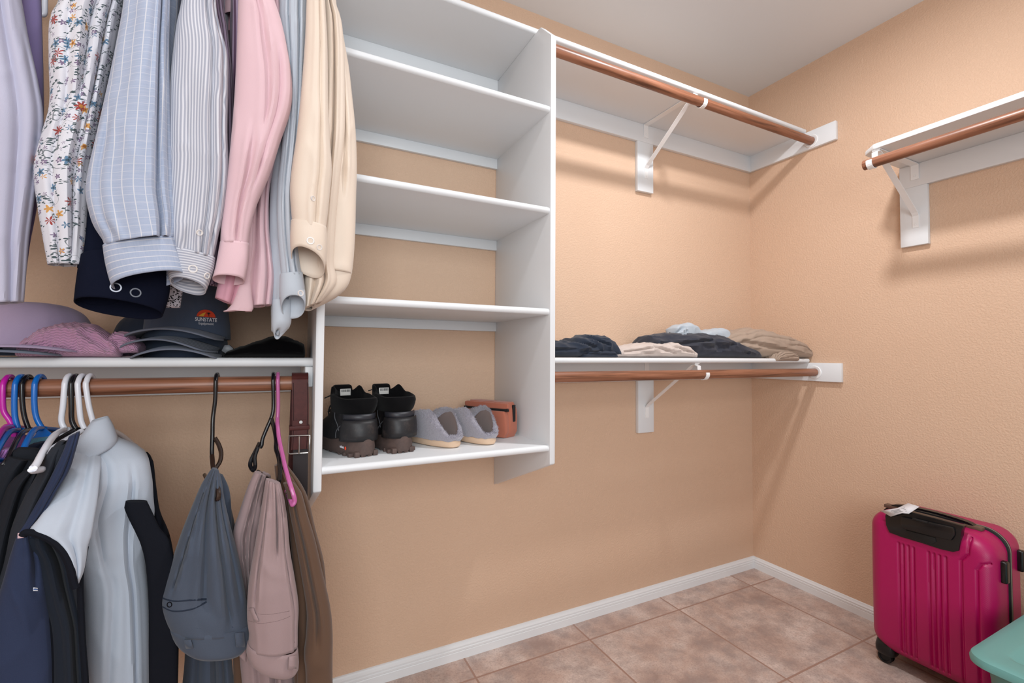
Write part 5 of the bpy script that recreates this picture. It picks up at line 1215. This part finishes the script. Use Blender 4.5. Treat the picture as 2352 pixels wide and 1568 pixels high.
lump('collar', F_BLU, t, pprof([(1545, 762), (1549, 752), (1566, 745), (1582, 741), (1596, 746), (1606, 756), (1612, 766)], -0.18, ZB), -0.165, 0.035, ZB, wr=0.003, seed=26, folds=[(-0.79, 0.02, -0.70, 0.07, 0.005, 0.012), (-0.72, 0.02, -0.68, 0.06, 0.003, 0.008)], power=0.5)
lump('folded_cloth', F_BLU, t, pprof([(1604, 764), (1612, 760), (1635, 756), (1655, 753), (1664, 755), (1665, 766), (1664, 772)], -0.18, ZB), -0.165, 0.05, ZB, wr=0.003, seed=27, folds=[(-0.66, 0.01, -0.53, 0.03, 0.004, 0.008)], power=0.5)
t = thing('folded_sweater', 'tan rib-knit sweater folded at the corner end of the lower right shelf', 'sweater', (-0.27, -0.2, ZR))
rip = lambda x, y, z, a: -0.0058*(1-abs(math.sin(a*6.5+x*9+1.2*noise.noise(Vector((x*9, a*0.8, 3))))))**2.0
lump('folded_cloth', F_TAN, t, pprof([(1668, 800), (1672, 780), (1690, 768), (1720, 758), (1750, 752), (1780, 760), (1810, 772), (1832, 784), (1846, 798), (1854, 812), (1856, 820)], -0.27, ZR), [(-0.5, -0.15), (-0.25, -0.20), (-0.05, -0.24)], [(-0.5, 0.08), (-0.2, 0.095), (-0.03, 0.07)], ZR, wr=0.004, seed=28, ripple=rip, nu=130, nv=240,
     folds=[(-0.40, 0.07, -0.10, 0.02, 0.008, 0.010)])
bm_over = lump('sleeve', F_TAN, t, [(-0.262, 0.012), (-0.250, 0.030), (-0.215, 0.042), (-0.165, 0.044), (-0.13, 0.036), (-0.115, 0.014)], -0.285, 0.035, ZR-0.012, wr=0.003, seed=29, ripple=rip, nu=80, nv=160)

# ------------------------------------------------------------------ suitcase
P_MAG = NT('magenta_textured_shell'); P_MAG.set(Roughness=0.36); P_MAG.base(lin((168, 0, 84)))
_c = P_MAG.coord('Object', (1, 1, 1)); _s = P_MAG.n('ShaderNodeSeparateXYZ'); P_MAG.l(_c, _s.inputs[0])
_w = P_MAG.math('SINE', P_MAG.math('MULTIPLY', P_MAG.math('ADD', _s.outputs[1], P_MAG.math('MULTIPLY', _s.outputs[2], 1.6)), 2400.0)); P_MAG.bump(_w, 0.25, 0.0006); P_MAG = P_MAG.m
K_PL = plain('black_satin_plastic', (14, 14, 16), 0.25); K_RB = plain('black_rubber', (12, 12, 14), 0.6); K_GR = plain('bronze_grey_handle_end', (96, 74, 62), 0.45); K_ZIP = plain('black_zip_band', (12, 12, 14), 0.7); K_PI = plain('pale_zip_piping', (120, 112, 96), 0.5)
SY0, SY1, SZ0, SZ1 = -0.975, -0.645, 0.045, 0.530; SXF, SXM, SXB = -0.278, -0.165, -0.035
t = thing('suitcase', 'magenta hard-shell wheeled suitcase standing against the right wall', 'suitcase', (-0.16, -0.81, 0.0)); SUIT = t
def yz(px, py, X=SXF): p = atX(px, py, X); return (p.y, p.z)
grv = []
for xp, yt in ((2063, 1247), (2073, 1251), (2085, 1254), (2097, 1258)): grv.append([yz(xp, yt), (yz(xp+0, yt)[0]-0.0015, SZ0+0.03)])
for xp, yt in ((2132, 1268), (2144, 1272), (2157, 1276), (2171, 1280)): grv.append([yz(xp, yt), (yz(xp, yt)[0]-0.0015, SZ0+0.03)])
y_, z_ = yz(2206, 1288); grv.append([(y_, SZ0+0.02), (y_, z_), yz(2222, 1274), yz(2226, 1222), yz(2240, 1212), yz(2262, 1215)])
y2, z2 = yz(2243, 1310); grv.append([(y2, SZ0+0.02), (y2, z2), yz(2252, 1298), yz(2290, 1298)])
def segd(p, a, b):
    ax, az = a; bx, bz = b; dx, dz = bx-ax, bz-az; L2 = dx*dx+dz*dz or 1e-9
    q = max(0, min(1, ((p[0]-ax)*dx+(p[1]-az)*dz)/L2)); return math.hypot(p[0]-ax-q*dx, p[1]-az-q*dz)
def groove(y, z):
    d = 1
    for g in grv:
        for a, b in zip(g, g[1:]): d = min(d, segd((y, z), a, b))
    return 0.0060*math.exp(-(d/0.0034)**2)
def shell(xf, xm, sgn, grooves, R=0.045, rc=0.062, NY=150, NZ=200):
    bm = B(); cy, cz = (SY0+SY1)/2, (SZ0+SZ1)/2; hy, hz = (SY1-SY0)/2, (SZ1-SZ0)/2; G = []
    for j in range(NZ+1):
        row = []
        for i in range(NY+1):
            # denser toward the rims
            s = -1+2*i/NY; q = -1+2*j/NZ
            y, z = s*hy, q*hz
            ax, az = abs(y)-(hy-rc), abs(z)-(hz-rc)
            if ax > 0 and az > 0:
                # map the corner square onto the quarter disc
                m_ = max(ax, az); l_ = math.hypot(ax, az); f = m_/l_ if l_ else 0
                ax, az = ax*f, az*f; y = math.copysign(hy-rc+ax, y); z = math.copysign(hz-rc+az, z); d = rc-math.hypot(ax, az)
            else: d = rc-max(ax, az)
            d = max(0, d); x = 0
            if d < R: x = R-math.sqrt(max(0, R*R-(R-d)**2))
            if grooves: x += groove(cy+y, cz+z)*(1 if d > 0.01 else 0)
            x += 0.006*((y/hy)**2+(z/hz)**2)*0.5
            row.append(bm.verts.new((xf+sgn*x, cy+y, cz+z)))
        G.append(row)
    for j in range(NZ):
        for i in range(NY):
            f = (G[j][i], G[j][i+1], G[j+1][i+1], G[j+1][i])
            bm.faces.new(f if sgn > 0 else f[::-1])
    loop = G[0][:-1]+[G[j][NY] for j in range(NZ)]+G[NZ][:0:-1]+[G[j][0] for j in range(NZ, 0, -1)]
    back = [bm.verts.new((xm, v.co.y, v.co.z)) for v in loop]; n = len(loop)
    for k in range(n): bm.faces.new((loop[k], back[k], back[(k+1) % n], loop[(k+1) % n]) if sgn > 0 else (loop[k], loop[(k+1) % n], back[(k+1) % n], back[k]))
    bm.faces.new(back[::-1] if sgn > 0 else back)
    rim = [v.co.copy() for v in back]
    bmesh.ops.recalc_face_normals(bm, faces=bm.faces)
    return bm, rim
bm, rim = shell(SXF, SXM-0.004, 1, True); obj('front_shell', bm, P_MAG, t)
bm, rim2 = shell(SXB, SXM+0.014, -1, False, NY=60, NZ=80); obj('back_shell', bm, P_MAG, t)
cy, cz = (SY0+SY1)/2, (SZ0+SZ1)/2
def scaled(rim_, x, k): return [Vector((x, cy+(p.y-cy)*k, cz+(p.z-cz)*k)) for p in rim_[::3]]
zb_ = B(); R_ = [scaled(rim, SXM-0.008, 1.003), scaled(rim, SXM-0.006, 1.018), scaled(rim, SXM+0.014, 1.018), scaled(rim, SXM+0.014, 1.0)]
obj('zip_band', rings_mesh(R_, True, True), K_ZIP, t)
obj('piping', tube(B(), scaled(rim, SXM+0.004, 1.021), 0.0018, 6, True), K_PI, t); obj('piping', tube(B(), scaled(rim, SXM-0.005, 1.018), 0.0022, 6, True), K_RB, t)
# telescopic handle housing
hp_ = [yz(2034, 1184), yz(2036, 1205), yz(2044, 1222), yz(2070, 1232), yz(2120, 1247), yz(2160, 1260), yz(2190, 1267), yz(2203, 1264), yz(2206, 1245), yz(2209, 1220), yz(2214, 1208), yz(2150, 1190), yz(2080, 1172), yz(2040, 1172)]
ho = obj('handle_housing', prism(B(), hp_, 'x', SXF-0.0035, SXF+0.02, 0.0012), K_PL, t)
gp = [yz(2074, 1184), yz(2140, 1197), yz(2196, 1210), yz(2198, 1228), yz(2190, 1240), yz(2130, 1225), yz(2078, 1212), yz(2072, 1198)]
obj('pull_handle', prism(B(), gp, 'x', SXF-0.016, SXF-0.002, 0.005), K_PL, t)
rp = [yz(2082, 1216), yz(2120, 1226), yz(2150, 1234), yz(2152, 1244), yz(2140, 1250), yz(2105, 1240), yz(2086, 1230)]
obj('grip_recess', prism(B(), rp, 'x', SXF-0.006, SXF-0.003, 0.001), K_RB, ho)
obj('release_button', prism(B(), [yz(2101, 1187), yz(2136, 1196), yz(2136, 1200), yz(2101, 1191)], 'x', SXF-0.018, SXF-0.012, 0.001), K_RB, t)
# top carry handle along the zip band
ztop = SZ1+0.004
pts = [Vector((SXM-0.030, SY1-0.045, ztop)), Vector((SXM-0.030, SY1-0.06, ztop+0.010)), Vector((SXM-0.030, SY1-0.12, ztop+0.016)), Vector((SXM-0.030, SY1-0.19, ztop+0.016)), Vector((SXM-0.030, SY1-0.25, ztop+0.010)), Vector((SXM-0.030, SY1-0.265, ztop))]
obj('top_handle', strap(B(), smooth_path(pts, 5), (1, 0, 0), 0.022, 0.007), K_PL, t)
for y in (SY1-0.045, SY1-0.262): obj('handle_end', box(B(), SXM-0.043, SXM-0.017, y-0.022, y+0.022, ztop-0.006, ztop+0.006, 0.003), K_GR, t)
# side feet, left grip
for xx_, zz_ in ((-0.215, 0.43), (-0.090, 0.44)): obj('side_foot', box(B(), xx_-0.012, xx_+0.012, SY0-0.014, SY0+0.006, zz_-0.035, zz_+0.030, 0.005, 3), K_PL, t)
pts = [Vector((-0.175, SY1+0.000, 0.42)), Vector((-0.175, SY1+0.014, 0.40)), Vector((-0.175, SY1+0.018, 0.34)), Vector((-0.175, SY1+0.014, 0.28)), Vector((-0.175, SY1+0.000, 0.26))]
obj('side_handle', strap(B(), smooth_path(pts, 5), (1, 0, 0), 0.03, 0.007), K_PL, t)
# corner guards and wheels
for (x, y) in ((-0.245, SY1-0.04), (-0.245, SY0+0.04), (-0.075, SY1-0.04), (-0.075, SY0+0.04)):
    sx_ = -1 if x < -0.16 else 1; sy_ = 1 if y > cy else -1
    rg = []
    for i, (z, s_) in enumerate(((0.100, 0.35), (0.092, 0.62), (0.075, 0.86), (0.055, 1.0), (0.040, 1.0), (0.030, 0.85))):
        rg.append([Vector((x-sx_*0.004+0.031*s_*sg(math.cos(2*PI*k/32), 0.7), y-sy_*0.002+0.031*s_*sg(math.sin(2*PI*k/32), 0.7), z)) for k in range(32)])
    g = obj('corner_guard', rings_mesh(rg, True, True), K_PL, t)
    wh = B()
    for dx in (-0.008, 0.008): disc(wh, (x+dx-(0.006 if dx > 0 else -0.0), y-sy_*0.001, 0.0215), (1 if dx > 0 else -1, 0, 0), 0.0215, 0.009, 28)
    for c_ in (-1,): 
        pass
    obj('wheel', wh, K_RB, g)
# paper luggage tag
bm = B(); A_ = [atX(2022, 1173, SXF-0.004), atX(2062, 1166, SXF-0.012), atX(2086, 1155, SXF+0.02), atX(2112, 1163, SXF+0.018), atX(2098, 1180, SXF-0.012), atX(2072, 1178, SXF-0.016), atX(2046, 1186, SXF-0.01)]
G = [[A_[0], A_[1], A_[2]+Vector((0, 0, 0.0))], [A_[6], A_[5], A_[4]]]
c0 = [A_[0], A_[0].lerp(A_[1], .5), A_[1], A_[1].lerp(A_[2], .5), A_[2]]; c1 = [A_[6], A_[6].lerp(A_[5], .5), A_[5], A_[5].lerp(A_[4], .6), A_[3]]
V0 = [bm.verts.new(p) for p in c0]; V1 = [bm.verts.new(p) for p in c1]
for k in range(4): bm.faces.new((V0[k], V1[k], V1[k+1], V0[k+1]))
tg = obj('paper_tag', bm, plain('white_paper', (214, 210, 212), 0.7), t); md = tg.modifiers.new('thickness', 'SOLIDIFY'); md.thickness = 0.0008
for q_ in (0.3, 0.5, 0.7):
    a_ = c0[1].lerp(c1[1], q_); b_ = c0[3].lerp(c1[3], q_); nn = (c0[3]-c0[1]).cross(c1[1]-c0[1]).normalized(); nn = nn if nn.dot(CC-a_) > 0 else -nn
    obj('printed_line', tube(B(), [a_+nn*0.001, c0[2].lerp(c1[2], q_)+nn*0.001, b_+nn*0.001], 0.0004, 4), B_INK, tg)

# ------------------------------------------------------------------ storage tote
T_TEAL = plain('teal_plastic', (104, 158, 154), 0.42, bump=0.08, bscale=500); T_TEAL2 = plain('teal_plastic_body', (84, 130, 124), 0.4)
t = thing('storage_tote', 'teal plastic storage tote with lid in front of the suitcase', 'storage box', (-0.42, -1.36, 0.0))
tx0, tx1, ty0, ty1 = -0.665, -0.17, -1.67, -1.035
def rr(x0, x1, y0, y1, r, z, n=12):
    P = []
    for cx_, cy_, a0 in ((x1-r, y1-r, 0), (x0+r, y1-r, PI/2), (x0+r, y0+r, PI), (x1-r, y0+r, 1.5*PI)):
        for k in range(n+1): a = a0+PI/2*k/n; P.append(Vector((cx_+r*math.cos(a), cy_+r*math.sin(a), z)))
    return P
def ins(d, z, r=0.05): return rr(tx0+d, tx1-d, ty0+d, ty1-d, max(0.012, r-d*0.5), z)
obj('tub', rings_mesh([ins(0.065, 0.0), ins(0.058, 0.004), ins(0.028, 0.326), ins(0.020, 0.336)], True, True), T_TEAL2, t)
lid = [ins(0.004, 0.327), ins(0.0, 0.329), ins(-0.001, 0.338), ins(0.002, 0.347), ins(0.010, 0.351), ins(0.022, 0.3515), ins(0.055, 0.3525), ins(0.062, 0.351), ins(0.072, 0.341), ins(0.080, 0.339)]
obj('lid', rings_mesh(lid, True, True), T_TEAL, t)
